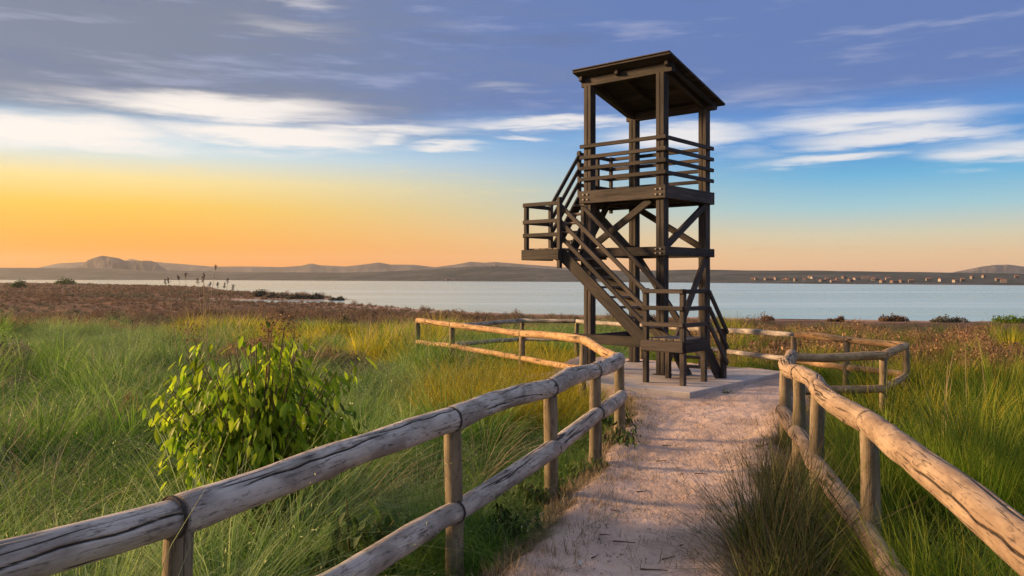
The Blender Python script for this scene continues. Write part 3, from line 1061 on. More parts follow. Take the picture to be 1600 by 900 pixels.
MAT_MARSH = leaf_material('marsh_scrub', (0.075, 0.050, 0.036, 1), (0.215, 0.135, 0.085, 1), (0.34, 0.25, 0.16, 1), .6, .3, .09)
MAT_BUSH = leaf_material('bush_leaf', (0.15, 0.31, 0.014, 1), (0.40, 0.50, 0.026, 1), (0.52, 0.44, 0.04, 1), .35, .58, 2.2, rough=.45)
MAT_WEED = leaf_material('weed_leaf', (0.045, 0.095, 0.018, 1), (0.085, 0.14, 0.028, 1), (0.14, 0.18, 0.05, 1), .3)
MAT_RUSH = leaf_material('rush_blade', (0.060, 0.095, 0.018, 1), (0.12, 0.125, 0.035, 1), (0.12, 0.062, 0.054, 1), 1.0, .2, 1.0)
MAT_STRAW = leaf_material('straw', (0.34, 0.25, 0.14, 1), (0.46, 0.36, 0.21, 1), (0.5, 0.4, 0.25, 1), .3, .2)
MAT_STEM = leaf_material('plant_stem', (0.12, 0.11, 0.05, 1), (0.20, 0.15, 0.08, 1), (0.2, 0.14, 0.08, 1), .3, .0)
MAT_SEED = leaf_material('dark_seed_head', (0.050, 0.028, 0.018, 1), (0.075, 0.04, 0.025, 1), (0.1, 0.06, 0.04, 1), .3, .1)


class MeshAcc:
    def __init__(self):
        self.v, self.f, self.t, self.rb, self.mi, self.n = [], [], [], [], [], 0

    def add(self, v, f, t, rb, mi=0):
        self.v.append(v)
        self.f.extend([tuple(int(i) + self.n for i in q) for q in f])
        self.t.append(t)
        self.rb.append(rb)
        self.mi.extend([mi] * len(f))
        self.n += len(v)

    def mesh(self, name, mats, smooth=False):
        me = from_arrays(name, np.concatenate(self.v), self.f, smooth, {'t': np.concatenate(self.t), 'rb': np.concatenate(self.rb)})
        for m in mats:
            me.materials.append(m)
        if len(mats) > 1:
            me.polygons.foreach_set('material_index', np.array(self.mi, dtype=np.int32))
        return me


def blades(acc, g, n, h, base_r, lean, droop, width, mi=0, segs=3, hvar=.4, az=None, az_spread=None, origin=(0, 0, 0), rb0=None, radial=False):
    """n tapering curved blades growing from a disc"""
    a = g.uniform(0, 2 * math.pi, n) if az is None else az + g.normal(0, az_spread, n)
    rr = base_r * np.sqrt(g.uniform(0, 1, n))
    ab = g.uniform(0, 2 * math.pi, n)
    bx, by = rr * np.cos(ab), rr * np.sin(ab)
    if radial:
        a = ab + g.normal(0, .45, n)
    L = h * (1 - hvar + 2 * hvar * g.uniform(0, 1, n) ** 1.1) * .9
    ln = lean * g.uniform(.15, 1.3, n)
    dr = droop * g.uniform(.3, 1.4, n)
    w = width * g.uniform(.6, 1.25, n)
    tw = a + math.pi / 2 + g.normal(0, .7, n)
    rb = g.uniform(0, 1, n)
    if rb0 is not None:
        rb = .3 * rb + .7 * rb0
    ts = np.linspace(0, 1, segs + 1)
    V, TT, RB = [], [], []
    for kx, t in enumerate(ts):
        off = L * (np.sin(ln) * t + dr * t * t)
        zz = L * (np.cos(ln) * t - .55 * dr * t * t * t)
        cx, cyy = bx + np.cos(a) * off, by + np.sin(a) * off
        if kx < segs:
            ww = w * (1 - t * .75) * .5
            V.append(np.stack([cx - np.cos(tw) * ww, cyy - np.sin(tw) * ww, zz], 1))
            V.append(np.stack([cx + np.cos(tw) * ww, cyy + np.sin(tw) * ww, zz], 1))
            TT += [np.full(n, t)] * 2
            RB += [rb] * 2
        else:
            V.append(np.stack([cx, cyy, zz], 1))
            TT.append(np.full(n, 1.0))
            RB.append(rb)
    Vv = np.stack(V, 1) + np.array(origin)
    m = 2 * segs + 1
    f = []
    for i in range(n):
        o = i * m
        for s in range(segs - 1):
            f.append((o + 2 * s, o + 2 * s + 1, o + 2 * s + 3, o + 2 * s + 2))
        f.append((o + 2 * segs - 2, o + 2 * segs - 1, o + 2 * segs))
    acc.add(Vv.reshape(-1, 3), f, np.stack(TT, 1).ravel(), np.stack(RB, 1).ravel(), mi)
    return Vv[:, -1]


def flecks(acc, g, P, size, mi=0, t=.8, aspect=.45, hang=0.0):
    """small pointed leaf faces at the points P"""
    n = len(P)
    d = g.normal(0, 1, (n, 3))
    d[:, 2] -= hang * 2.2
    d /= np.linalg.norm(d, axis=1)[:, None]
    e = np.cross(d, g.normal(0, 1, (n, 3)))
    e /= np.linalg.norm(e, axis=1)[:, None] + 1e-9
    s = size * g.uniform(.6, 1.4, n)[:, None]
    V = np.stack([P, P + d * s * .5 + e * s * aspect * .5, P + d * s, P + d * s * .5 - e * s * aspect * .5], 1)
    f = [(4 * i, 4 * i + 1, 4 * i + 2, 4 * i + 3) for i in range(n)]
    rb = np.repeat(g.uniform(0, 1, n), 4)
    acc.add(V.reshape(-1, 3), f, np.full(4 * n, t), rb, mi)


def grass_tuft(name, seed, n, h, base_r, lean, droop, width, mat, seeds=0, seedmat=None, segs=3):
    g = np.random.default_rng(seed)
    a = MeshAcc()
    blades(a, g, n, h, base_r, lean, droop, width, 0, segs)
    if seeds:
        tips = blades(a, g, seeds, h * 1.25, base_r, lean * .8, droop * .7, width * .55, 1, segs)
        for i in range(5):
            flecks(a, g, tips + g.normal(0, .012, tips.shape) + np.array([0, 0, -.016 * i]), .045, 1, 1.0, .3, .35)
    return a.mesh(name, [mat] + ([seedmat or mat] if seeds else []))


def scrub_mesh(name, seed, mat, n=60, h=.6, r=.42, leaves=260, size=.05):
    g = np.random.default_rng(seed)
    a = MeshAcc()
    blades(a, g, n, h, r * .5, .75, .12, .014, 0, 3)
    u = g.uniform(0, 1, leaves) ** .6
    th = g.uniform(0, 2 * math.pi, leaves)
    zz = g.uniform(.08, 1, leaves)
    lump = 1 + .35 * np.sin(th * 3 + seed) + .2 * np.sin(th * 7 + seed * 2)
    rr = r * u * np.sqrt(np.clip(1.05 - zz ** 2, 0, 1)) * lump
    flecks(a, g, np.stack([rr * np.cos(th), rr * np.sin(th), zz * h * .85 * (1 + .2 * np.sin(th * 2 + seed))], 1), size, 0, .7, .5)
    return a.mesh(name, [mat])


PROTO = {}


def proto_collection(name, meshes):
    c_ = bpy.data.collections.new(name)
    for i, m in enumerate(meshes):
        c_.objects.link(bpy.data.objects.new('%s_%02d' % (name, i), m))
    PROTO[name] = c_
    return c_


def scatter(name, label, category, coll, P, scl, seed, tilt=.12, tile=False):
    """scattered plants nobody could count: points on the ground carrying instances"""
    n = len(P)
    g = np.random.default_rng(seed)
    me = bpy.data.meshes.new(name)
    me.vertices.add(n)
    me.vertices.foreach_set('co', np.asarray(P, dtype=np.float32).ravel())
    rot = np.stack([g.normal(0, tilt, n), g.normal(0, tilt, n), g.integers(0, 4, n) * math.pi / 2 + g.normal(0, .05, n) if tile else g.uniform(0, 2 * math.pi, n)], 1)
    a = me.attributes.new('rot', 'FLOAT_VECTOR', 'POINT')
    a.data.foreach_set('vector', rot.astype(np.float32).ravel())
    a = me.attributes.new('scl', 'FLOAT_VECTOR', 'POINT')
    scl = np.asarray(scl)
    s3 = np.stack([np.ones(n), np.ones(n), scl], 1) if tile else np.stack([scl] * 3, 1)
    a.data.foreach_set('vector', s3.astype(np.float32).ravel())
    a = me.attributes.new('pick', 'INT', 'POINT')
    a.data.foreach_set('value', g.integers(0, len(coll.objects), n).astype(np.int32))
    me.update()
    o = mesh_obj(name, me, kind='stuff', label=label, category=category)
    ng = bpy.data.node_groups.new(name, 'GeometryNodeTree')
    ng.interface.new_socket('Geometry', in_out='INPUT', socket_type='NodeSocketGeometry')
    ng.interface.new_socket('Geometry', in_out='OUTPUT', socket_type='NodeSocketGeometry')
    N, Lk = ng.nodes, ng.links
    gi, go = N.new('NodeGroupInput'), N.new('NodeGroupOutput')
    ci = N.new('GeometryNodeCollectionInfo')
    ci.inputs['Collection'].default_value = coll
    ci.inputs['Separate Children'].default_value = True
    ci.inputs['Reset Children'].default_value = True
    ip = N.new('GeometryNodeInstanceOnPoints')
    ip.inputs['Pick Instance'].default_value = True

    def named(nm, typ):
        q = N.new('GeometryNodeInputNamedAttribute')
        q.data_type = typ
        q.inputs['Name'].default_value = nm
        return q.outputs[0]
    er = N.new('FunctionNodeEulerToRotation')
    Lk.new(named('rot', 'FLOAT_VECTOR'), er.inputs[0])
    Lk.new(gi.outputs[0], ip.inputs['Points'])
    Lk.new(ci.outputs[0], ip.inputs['Instance'])
    Lk.new(named('pick', 'INT'), ip.inputs['Instance Index'])
    Lk.new(er.outputs[0], ip.inputs['Rotation'])
    Lk.new(named('scl', 'FLOAT_VECTOR'), ip.inputs['Scale'])
    Lk.new(ip.outputs[0], go.inputs[0])
    md = o.modifiers.new('scatter', 'NODES')
    md.node_group = ng
    return o


# ------------------------------------------------------------------ meadow
def grass_patch(name, seed, mat, sub, n, h, r, lean, droop, width, seeds=0, seedmat=None, segs=3, mixm=None):
    """a metre of sward: several tufts of different height and lean in one mesh"""
    g = np.random.default_rng(seed)
    a = MeshAcc()
    wind = g.uniform(0, 6.283)
    if sub > 20:
        # tussocks: fountains of long arching blades with darker gaps between
        nt = 9
        cells = [(i_ + g.uniform(.2, .8), j_ + g.uniform(.2, .8)) for i_ in range(3) for j_ in range(3)]
        for (ci_, cj_) in cells:
            o = ((ci_ / 3 * 2 - 1) * r, (cj_ / 3 * 2 - 1) * r, 0)
            hh_ = h * g.uniform(.7, 1.6)
            rb_ = g.uniform(0, 1)
            mi_ = 0 if not mixm else int(g.choice(3, p=[.80, .14, .06] if mat is MAT_SEDGE else [.72, .22, .06]))
            mi_ = mi_ + 1 if mi_ else 0
            blades(a, g, int(n * (4.2 if mi_ < 3 else 1.6)), hh_, .10, lean * 1.05, droop * g.uniform(.9, 1.5), width, mi_, segs + 1, .35, None, None, o, rb_, True)
            if seeds:
                tips = blades(a, g, seeds * 5, hh_ * 1.1, .10, lean, droop, width * .6, 1, segs, .3, None, None, o, rb_, True)
                for q in range(4):
                    flecks(a, g, tips + g.normal(0, .010, tips.shape) + np.array([0, 0, -.014 * q]), .017, 1, 1.0, .3, .35)
        sub, h = int(sub * .28), h * .62
    for i in range(sub):
        o = (g.uniform(-r, r), g.uniform(-r, r), 0)
        hh_ = h * g.uniform(.45, 1.2) * (.8 + .4 * math.sin(o[0] * 3.1 + seed) * math.cos(o[1] * 2.7 + seed * 2))
        blades(a, g, n, hh_, .11, lean * g.uniform(.7, 1.2), droop * g.uniform(.6, 1.4), width, 0, segs, .4, wind + g.normal(0, .9), .9, o, g.uniform(0, 1))
        if seeds:
            tips = blades(a, g, seeds, hh_ * 1.18, .12, lean * .8, droop * g.uniform(.5, 1.3), width * .55, 1, segs, .3, wind, 1.3, o)
            for q in range(4):
                flecks(a, g, tips + g.normal(0, .010, tips.shape) + np.array([0, 0, -.014 * q]), .017, 1, 1.0, .3, .35)
    return a.mesh(name, [mat, seedmat or mat] + list(mixm or []))


KINDS = {
    'green': (MAT_GREEN, 56, .70, .62, .50, .0062, 1, MAT_PALE),
    'pale': (MAT_PALE, 50, .62, .66, .62, .0052, 4, MAT_PALE),
    'sun_gold': (MAT_SUNGRASS, 44, .66, .55, .35, .0100, 2, MAT_SUNGRASS),
    'sedge': (MAT_SEDGE, 52, .66, .42, .28, .0072, 0, MAT_STRAW)}
PATCH, TUFT, FARP = {}, {}, {}
MIXM = {'green': [MAT_PALE, MAT_STRAW], 'pale': [MAT_GREEN, MAT_STRAW], 'sun_gold': [MAT_GREEN, MAT_STRAW], 'sedge': [MAT_SUNGRASS, MAT_STRAW]}
for i_, (kn, (mt_, n_b, h_, le_, dr_, wi_, se_, sm_)) in enumerate(KINDS.items()):
    PATCH[kn] = proto_collection('patch_' + kn, [grass_patch('patch', 200 + 20 * i_ + q, mt_, 96, int(n_b * .85), h_, .64, le_, dr_, wi_ * 1.35, se_, sm_, 3, MIXM[kn]) for q in range(5)])
    FARP[kn] = proto_collection('farpatch_' + kn, [grass_patch('patch', 500 + 20 * i_ + q, mt_, 60, int(n_b * .45), h_, .64, le_, dr_, wi_ * 2.3, se_, sm_, 2, MIXM[kn]) for q in range(4)])
    TUFT[kn] = proto_collection('tuft_' + kn, [grass_patch('tuft', 320 + 20 * i_ + q, mt_, 4, n_b, h_, .14, le_, dr_, wi_, se_, sm_) for q in range(5)])
C_DULL = proto_collection('tuft_dull', [scrub_mesh('scrub', 280 + i, MAT_DULL, 90, .45, .38, 300, .04) for i in range(4)])
C_MARSH = proto_collection('tuft_marsh', [scrub_mesh('scrub', 340 + i, MAT_MARSH, 110, .55, .45, 360, .05) for i in range(6)])
C_RUST = proto_collection('tuft_rust', [scrub_mesh('scrub', 300 + i, MAT_RUST, 110, .55, .45, 360, .05) for i in range(6)])

g = np.random.default_rng(5)


def meadow_points(step, r0, r1, az_, jit=.45):
    xs = np.arange(-r1, r1, step)
    X, Y = np.meshgrid(xs, np.arange(0.3, r1, step))
    X = X.ravel() + g.uniform(-jit, jit, X.size) * step
    Y = Y.ravel() + g.uniform(-jit, jit, Y.size) * step
    rr = np.hypot(X, Y)
    ok = (rr >= r0) & (rr < r1) & (np.abs(np.degrees(np.arctan2(X, Y))) < az_)
    return X[ok], Y[ok]


sets = [meadow_points(1.18, 1.2, 22, 55, .06) + (0,), meadow_points(1.30, 22, 46, 42, .2) + (0,), meadow_points(.23, 1.2, 22, 50) + (1,)]
X = np.concatenate([q[0] for q in sets])
Y = np.concatenate([q[1] for q in sets])
small = np.concatenate([np.full(len(q[0]), q[2]) for q in sets]) == 1
rr = np.hypot(X, Y)
pin = path_in(X, Y)
ls, lw = (X - S0.x) * U.x + (Y - S0.y) * U.y, (X - S0.x) * V.x + (Y - S0.y) * V.y
slab_d = np.minimum(np.minimum(ls + .48, 2.97 - ls), np.minimum(lw + .65, 3.2 - lw))     # >0 on the slab
edge_n = (fbm(X * 1.6, Y * 1.6, 91) - .5) * .35
away = np.minimum(-pin, -slab_d)
ok = np.where(small, (away + np.where((Y > 12.2) & (X < 1.6), .1, edge_n) > .12) & (away < 1.25), away > 1.05)
X, Y, rr, pin, small, away = X[ok], Y[ok], rr[ok], pin[ok], small[ok], away[ok]
Z = terrain_z(X, Y)
qx = 800 + F_PX * X / Y
qy = HOR - F_PX * (Z + .42 - EYE) / Y


def ell(lst):
    s = np.full(X.shape, -9.0)
    wob = (fbm(X * .9, Y * .9, 97) - .5) * 1.1
    for (cx, cyy, rx, ry) in lst:
        s = np.maximum(s, 1 - np.hypot((qx - cx) / rx, (qy - cyy) / ry) + wob * .6)
    return s


left = qx < 1000
pale = ell([(250, 545, 180, 40), (330, 595, 55, 40), (610, 618, 150, 30), (120, 525, 130, 24), (760, 600, 130, 18), (90, 900, 330, 110), (420, 890, 150, 90), (795, 660, 60, 60)]) > 0
sun_gold = ell([(510, 512, 235, 34), (850, 572, 90, 22), (640, 535, 100, 24), (1520, 605, 130, 34), (330, 500, 120, 14), (1440, 640, 90, 30)]) > 0  # stretches of meadow that get the painted sunlight
dull = ell([(560, 572, 85, 20), (30, 560, 50, 28), (235, 668, 36, 40), (690, 590, 45, 10)]) > 0
rust = ell([(420, 552, 75, 14), (1500, 545, 160, 26), (230, 635, 25, 12), (1320, 520, 300, 14)]) > 0
rust |= (rr > 40 + (fbm(X * .2, Y * .2, 99) - .5) * 12) & left
rust |= (qy < 576 + (fbm(X * .3, Y * .3, 98) - .5) * 34) & ~left
mixup = g.uniform(0, 1, X.shape)
kind = np.where(sun_gold, 2, np.where(rust & (mixup > .22), 5, np.where(dull, 4, np.where(sun_gold, 2, np.where(pale, 1, np.where(left, 0, 3))))))
mixup = g.uniform(0, 1, X.shape)
kind = np.where((kind == 0) & (mixup < .10), 1, kind)
kind = np.where((kind == 3) & (mixup < .12), 2, kind)
kind = np.where((kind == 2) & (mixup < .22), np.where(left, 0, 3), kind)
hgt = .48 + 1.15 * np.clip((fbm(X * .5, Y * .5, 93) - .28) * 2.0, 0, 1) + .12 * (rr > 9)
hgt = np.where(~left & (X < np.interp(Y, [0, 2, 5.4, 7.07, 9.35, 10.6], [1.2, 1.63, 2.35, 2.64, 3.12, 3.6]) + .12), hgt * .5, hgt)
# trampled and short beside the path
hgt = hgt * (np.where(left, .75, .45) + np.where(left, .25, .55) * sstep(np.where((Y > 12.2) & left, away * 2.2, away), .1, 1.0))
P = np.stack([X, Y, Z - .02], 1)
for kd, nm, lb, cat, key in [
        (0, 'meadow_grass', 'tangled green meadow grass left of the path', 'grass', 'green'),
        (1, 'seeding_grass', 'pale grey-green grass with feathery seed heads', 'grass', 'pale'),
        (2, 'sunlit_grass', 'grass coloured yellow for the low sun', 'grass', 'sun_gold'),
        (3, 'sedge', 'tall dark green sedge right of the path', 'grass', 'sedge')]:
    s = (kind == kd) & ~small & (rr < 9)
    if s.any():
        scatter(nm, lb, cat, PATCH[key], P[s], hgt[s] * g.uniform(.8, 1.2, s.sum()), 400 + kd, .03, True)
    s = (kind == kd) & ~small & (rr >= 9)
    scatter(nm + '_beyond', lb + ', farther off', cat, FARP[key], P[s], hgt[s] * g.uniform(.8, 1.2, s.sum()), 440 + kd, .03, True)
    s = (kind == kd) & small
    if s.any():
        scatter(nm + '_edge', lb + ', thinning out at the path edge', cat, TUFT[key], P[s], hgt[s] * g.uniform(.75, 1.2, s.sum()), 420 + kd, .12)
for kd, nm, lb, cat, coll, sc in [
        (4, 'grey_scrub', 'low grey-brown scrub in the meadow hollows', 'scrub', C_DULL, .95),
        (5, 'rusty_scrub', 'reddish brown saltmarsh scrub behind the grass', 'scrub', C_RUST, 1.05)]:
    s = np.repeat(np.where((kind == kd) & ~small)[0], 4)
    Xs, Ys = X[s] + g.uniform(-.6, .6, len(s)), Y[s] + g.uniform(-.6, .6, len(s))
    clear = (path_in(Xs, Ys) < -.35)
    Xs, Ys, hs_ = Xs[clear], Ys[clear], hgt[s][clear]
    scatter(nm, lb, cat, coll, np.stack([Xs, Ys, terrain_z(Xs, Ys) - .02], 1), hs_ * sc * g.uniform(.7, 1.25, len(Xs)), 400 + kd)

gx, gy = g.uniform(-1.3, 1.12, 420), g.uniform(11.2, 15.6, 420)
gs, gw = (gx - S0.x) * U.x + (gy - S0.y) * U.y, (gx - S0.x) * V.x + (gy - S0.y) * V.y
off_slab = (gs > 3.02) | (gw < -.70)
gx, gy = gx[off_slab], gy[off_slab]
scatter('fence_grass', 'yellow-green grass heaped against the fence bend below the tower', 'grass', TUFT['sun_gold'],
        np.stack([gx, gy, terrain_z(gx, gy) - .02], 1), g.uniform(.85, 1.35, len(gx)), 460, .08)

# saltmarsh scrub reaching down to the shore and along the far-off headland
g = np.random.default_rng(6)
N1 = 52000
ph = np.radians(g.uniform(-42, 42, N1))
rr = np.exp(g.uniform(math.log(30), math.log(900), N1))
X, Y = rr * np.sin(ph), rr * np.cos(ph)
sd = shore_dist(X, Y)
ok = (sd > 1.0) & ((rr > 42) | (X > -1)) & (sd > (16 + 40 * (fbm(X * .07, Y * .07, 55) - .3)) * (X > -6)) & (g.uniform(0, 1, N1) < np.where(rr < 140, .42, .9))
X, Y, rr = X[ok], Y[ok], rr[ok]
P = np.stack([X, Y, terrain_z(X, Y) - .03], 1)
dl = fbm(X * .07, Y * .07, 57) + g.normal(0, .06, len(X)) > .55
sc = np.clip(rr / 75, .75, 1.2) * g.uniform(.55, 1.2, len(X)) * np.where((rr > 85) & (rr < 190), .62, 1.0)
scatter('shore_scrub', 'rusty brown scrub sloping down to the lagoon', 'scrub', C_MARSH, P[~dl], sc[~dl] * np.where(g.uniform(0, 1, (~dl).sum()) < .06, 1.9, 1.0), 410, .06)
scatter('grey_shore_scrub', 'dull olive scrub among the brown saltmarsh', 'scrub', C_DULL, P[dl], sc[dl] * 1.2, 411, .06)

# ------------------------------------------------------------------ leafy bush
def leaf_mesh(name, mat, L=.12, W=.05):
    v, f, t = [], [], []
    n = 5
    for i in range(n + 1):
        u = i / n
        w = W * .5 * math.sin(math.pi * min(1, u * .92 + .06)) ** .8
        z = -.25 * L * u * u
        for sx in (-1, 0, 1):
            v.append((sx * w, u * L, z + (-.12 * w * 2 if sx == 0 else 0)))
            t.append(u * .6)
    for i in range(n):
        for s in (0, 1):
            a = i * 3 + s
            f.append((a, a + 1, a + 4, a + 3))
    me = from_arrays(name, v, f, True, {'t': t, 'rb': [.5] * len(v)})
    me.materials.append(mat)
    return me


def leafy_plant(name, loc, label, category, rx, ry, h, n_single, n_rest, stems, mat, L, seed, group=None, face=True, plumes=0):
    g = np.random.default_rng(seed)
    o = thing(name, loc, label, category, group)
    base = Vector(loc)
    # stems
    tips = []
    for i in range(stems):
        a = MeshAcc()
        th = g.uniform(0, 6.283)
        tip = blades(a, g, 1, h * g.uniform(.8, 1.0), .05, .0, .02, .022, 0, 5, .05)
        q = 6
        r_s = g.uniform(.05, 1.0) ** .7
        zz = np.linspace(0, h * g.uniform(.42, 1.05) * (1 - .28 * r_s ** 2), q)
        cx = np.cos(th) * rx * r_s * (zz / zz[-1]) ** 1.1
        cyy = np.sin(th) * ry * r_s * (zz / zz[-1]) ** 1.1
        V, f = [], []
        for j in range(q):
            w = .011 * (1 - .7 * j / q)
            for kq in range(5):
                V.append((cx[j] + w * math.cos(kq * 1.2566), cyy[j] + w * math.sin(kq * 1.2566), zz[j]))
        for j in range(q - 1):
            for kq in range(5):
                f.append((j * 5 + kq, j * 5 + (kq + 1) % 5, j * 5 + 5 + (kq + 1) % 5, j * 5 + 5 + kq))
        me = from_arrays('stem', V, f, True, {'t': [.3] * len(V), 'rb': [.5] * len(V)})
        me.materials.append(MAT_STEM)
        mesh_obj('stem', me, None, o, Matrix.Translation(base))
        tips.append((cx, cyy, zz))

    for (cx, cyy, zz) in sorted(tips, key=lambda q_: -q_[2][-1])[:plumes]:
        # rusty seed plumes on the tallest stems
        a = MeshAcc()
        Pq = np.stack([g.normal(0, .035, 110), g.normal(0, .035, 110), g.uniform(-.05, .10, 110)], 1)
        flecks(a, g, Pq, .020, 0, .6, .5)
        mesh_obj('seed_plume', a.mesh('seed_plume', [MAT_RUST]), None, o, Matrix.Translation(base + Vector((cx[-1], cyy[-1], zz[-1]))), kind='stuff')

    def spot():
        cx, cyy, zz = tips[g.integers(0, stems)]
        u = g.uniform(.12, 1.0) ** .8
        x = np.interp(u * zz[-1], zz, cx) + g.normal(0, min(rx * .17, .075))
        y = np.interp(u * zz[-1], zz, cyy) + g.normal(0, min(ry * .17, .075))
        return Vector((x, y, max(.04, u * zz[-1] + g.normal(0, .03))))
    # shared leaf shape
    lm = leaf_mesh('leaf', mat, L, L * .36)
    pts = [spot() for _ in range(n_single + n_rest)]
    pts.sort(key=lambda p: p.y - abs(p.z) * .1)

    def leaf_matrix(p):
        th = math.atan2(p.y, p.x) + g.normal(0, .9)
        pitch = -g.uniform(.35, 1.25)
        return Matrix.Translation(base + p) @ Matrix.Rotation(th - math.pi / 2, 4, 'Z') @ Matrix.Rotation(pitch, 4, 'X') @ \
            Matrix.Rotation(g.normal(0, .4), 4, 'Y') @ Matrix.Scale(g.uniform(.4, 1.45), 4)
    for p in pts[:n_single]:
        mesh_obj('leaf', lm, None, o, leaf_matrix(p))
    if n_rest:
        lv = np.array([v_.co[:] for v_ in lm.vertices])
        lf = [tuple(p_.vertices) for p_ in lm.polygons]
        a = MeshAcc()
        inv = Matrix.Translation(base).inverted()
        for p in pts[n_single:]:
            mm = np.array(inv @ leaf_matrix(p))
            a.add(lv @ mm[:3, :3].T + mm[:3, 3], lf, np.full(len(lv), g.uniform(0, 1)), np.full(len(lv), g.uniform(0, 1)))
        mesh_obj('foliage', a.mesh('foliage', [mat], True), None, o, Matrix.Translation(base), kind='stuff')
    return o


leafy_plant('leafy_bush', (-2.0, 6.5, 0), 'bright green broad-leaved bush with drooping leaves behind the near fence rail', 'bush', .86, .62, 1.54, 300, 4600, 120, MAT_BUSH, .098, 31, plumes=6)
leafy_plant('leafy_bush', (-1.05, 5.35, -.1), 'small dark leafy plant under the near fence rail, below the big bush', 'bush', .45, .3, .62, 90, 200, 9, MAT_WEED, .12, 32)

# low weeds creeping on the path edge
for i, (x, y, rx, h, lb) in enumerate([
        (1.22, 9.2, .34, .36, 'dark green weed mat below the fence corner at the path edge'),
        (1.30, 10.4, .30, .34, 'dark green weeds behind the fence corner, next to the slab'),
        (.72, 8.05, .36, .22, 'low weed patch spreading from the fence post with the lower rail joint'),
        (.28, 7.1, .34, .28, 'dark weed clump under the lower rail halfway up the path'),
        (-.1, 6.1, .30, .26, 'dark weed clump at the path edge by the second post'),
        (2.75, 9.0, .14, .20, 'small weed at the foot of the twisted fence posts'),
        (3.55, 13.55, .12, .09, 'tiny green weed growing at the slab edge')]):
    leafy_plant('weed', (x, y, -.05), lb, 'weed', rx, rx * .8, h, 20, 420 if rx > .2 else 90, 7, MAT_WEED, .055 if rx > .2 else .04, 50 + i, 'weeds along the path')


# rushes with dark dry tips
def rush(loc, label, h, base_r, lean, n, seed, mat=MAT_RUSH):
    g = np.random.default_rng(seed)
    o = thing('rush_clump', loc, label, 'rush', 'rush clumps by the twisted fence')
    a = MeshAcc()
    blades(a, g, n, h, base_r, lean, .06, .0075, 0, 4, .42)
    mesh_obj('blades', a.mesh('blades', [mat]), None, o, Matrix.Translation(Vector(loc)))
    a = MeshAcc()
    blades(a, g, n // 2, h * .62, base_r * 1.15, lean * 1.3, .45, .006, 0, 4, .4)
    mesh_obj('dry_blades', a.mesh('dry_blades', [MAT_DULL]), None, o, Matrix.Translation(Vector(loc)))
    return o


rush((1.78, 5.55, -.05), 'big spiky rush clump with purplish brown tips overhanging the path', .90, .24, 1.1, 900, 71)
rush((1.60, 4.75, -.05), 'olive rush clump at the bottom of the picture, arching over the path edge', .66, .22, 1.1, 640, 72)
rush((2.12, 6.15, -.05), 'purplish rush tuft leaning over the lower rail by the near post', .70, .14, .9, 300, 73)
rush((2.42, 7.5, -.05), 'small wispy rush clump by the middle posts of the twisted fence', .48, .16, .8, 260, 74)
rush((3.02, 9.1, -.05), 'thin rush tuft at the foot of the corner post beside the path', .50, .10, .8, 140, 75)


# tall dry reeds standing above the meadow
def reed(px, py, y, h_bot, lb, head=True):
    p = at(px, py, y)
    gz = float(terrain_z(np.array([p.x]), np.array([y]))[0])
    base = Vector((p.x + rnd.uniform(-.25, .25) + (310 - px) / F_PX * y * .35 * head, y, gz))
    o = thing('reed', base, lb, 'reed', 'tall dry reeds above the meadow')
    n = 7
    V, f = [], []
    d = p - base
    for j in range(n):
        u = j / (n - 1)
        c_ = Vector((d.x * u ** 1.4, d.y * u, d.z * u))
        w = (.009 if head else .005) * (1 - .5 * u)
        for kq in range(5):
            V.append((c_.x + w * math.cos(kq * 1.2566), c_.y + w * math.sin(kq * 1.2566), c_.z))
    for j in range(n - 1):
        for kq in range(5):
            f.append((j * 5 + kq, j * 5 + (kq + 1) % 5, j * 5 + 5 + (kq + 1) % 5, j * 5 + 5 + kq))
    me = from_arrays('stalk', V, f, True, {'t': [.5] * len(V), 'rb': [.5] * len(V)})
    me.materials.append(MAT_STRAW)
    mesh_obj('stalk', me, None, o, Matrix.Translation(base))
    if head:
        gg = np.random.default_rng(int(px))
        a = MeshAcc()
        P = np.stack([gg.normal(0, .012, 60), gg.normal(0, .012, 60), gg.uniform(-.07, .06, 60)], 1)
        lean = np.array([d.x * .35, 0, 0]) * P[:, 2:3]
        flecks(a, gg, P + lean, .035, 0, .5, .4, -.3)
        mesh_obj('seed_head', a.mesh('seed_head', [MAT_SEED]), None, o, Matrix.Translation(p))
    return o


for (px, py) in [(258, 440), (263, 438), (279, 434), (290, 430), (309, 439), (317, 437), (319, 430), (328, 444), (337, 418), (340, 445), (351, 446), (356, 439), (364, 449)]:
    reed(px, py, 22 + rnd.uniform(-.6, .6), 0, 'tallest of the dry reeds, its dark seed head highest against the sky' if py == 418 else
         'outermost dry reed of the group, nearest the lagoon spit' if px == 364 else
         'outermost dry reed of the group, on the side of the brown mountain' if px == 258 else
         'dry reed stalk with dark seed head, inside the group above the brown scrub')
for (px, py, lb) in [(1508, 535, 'straight bare dry stalk standing in the scrub beyond the twisted fence'), (1530, 528, 'bare dry stalk, rightmost of three in the scrub'),
                     (1490, 548, 'short bare dry stalk, leftmost of three in the scrub')]:
    reed(px, py, 9.5, 0, lb, False)


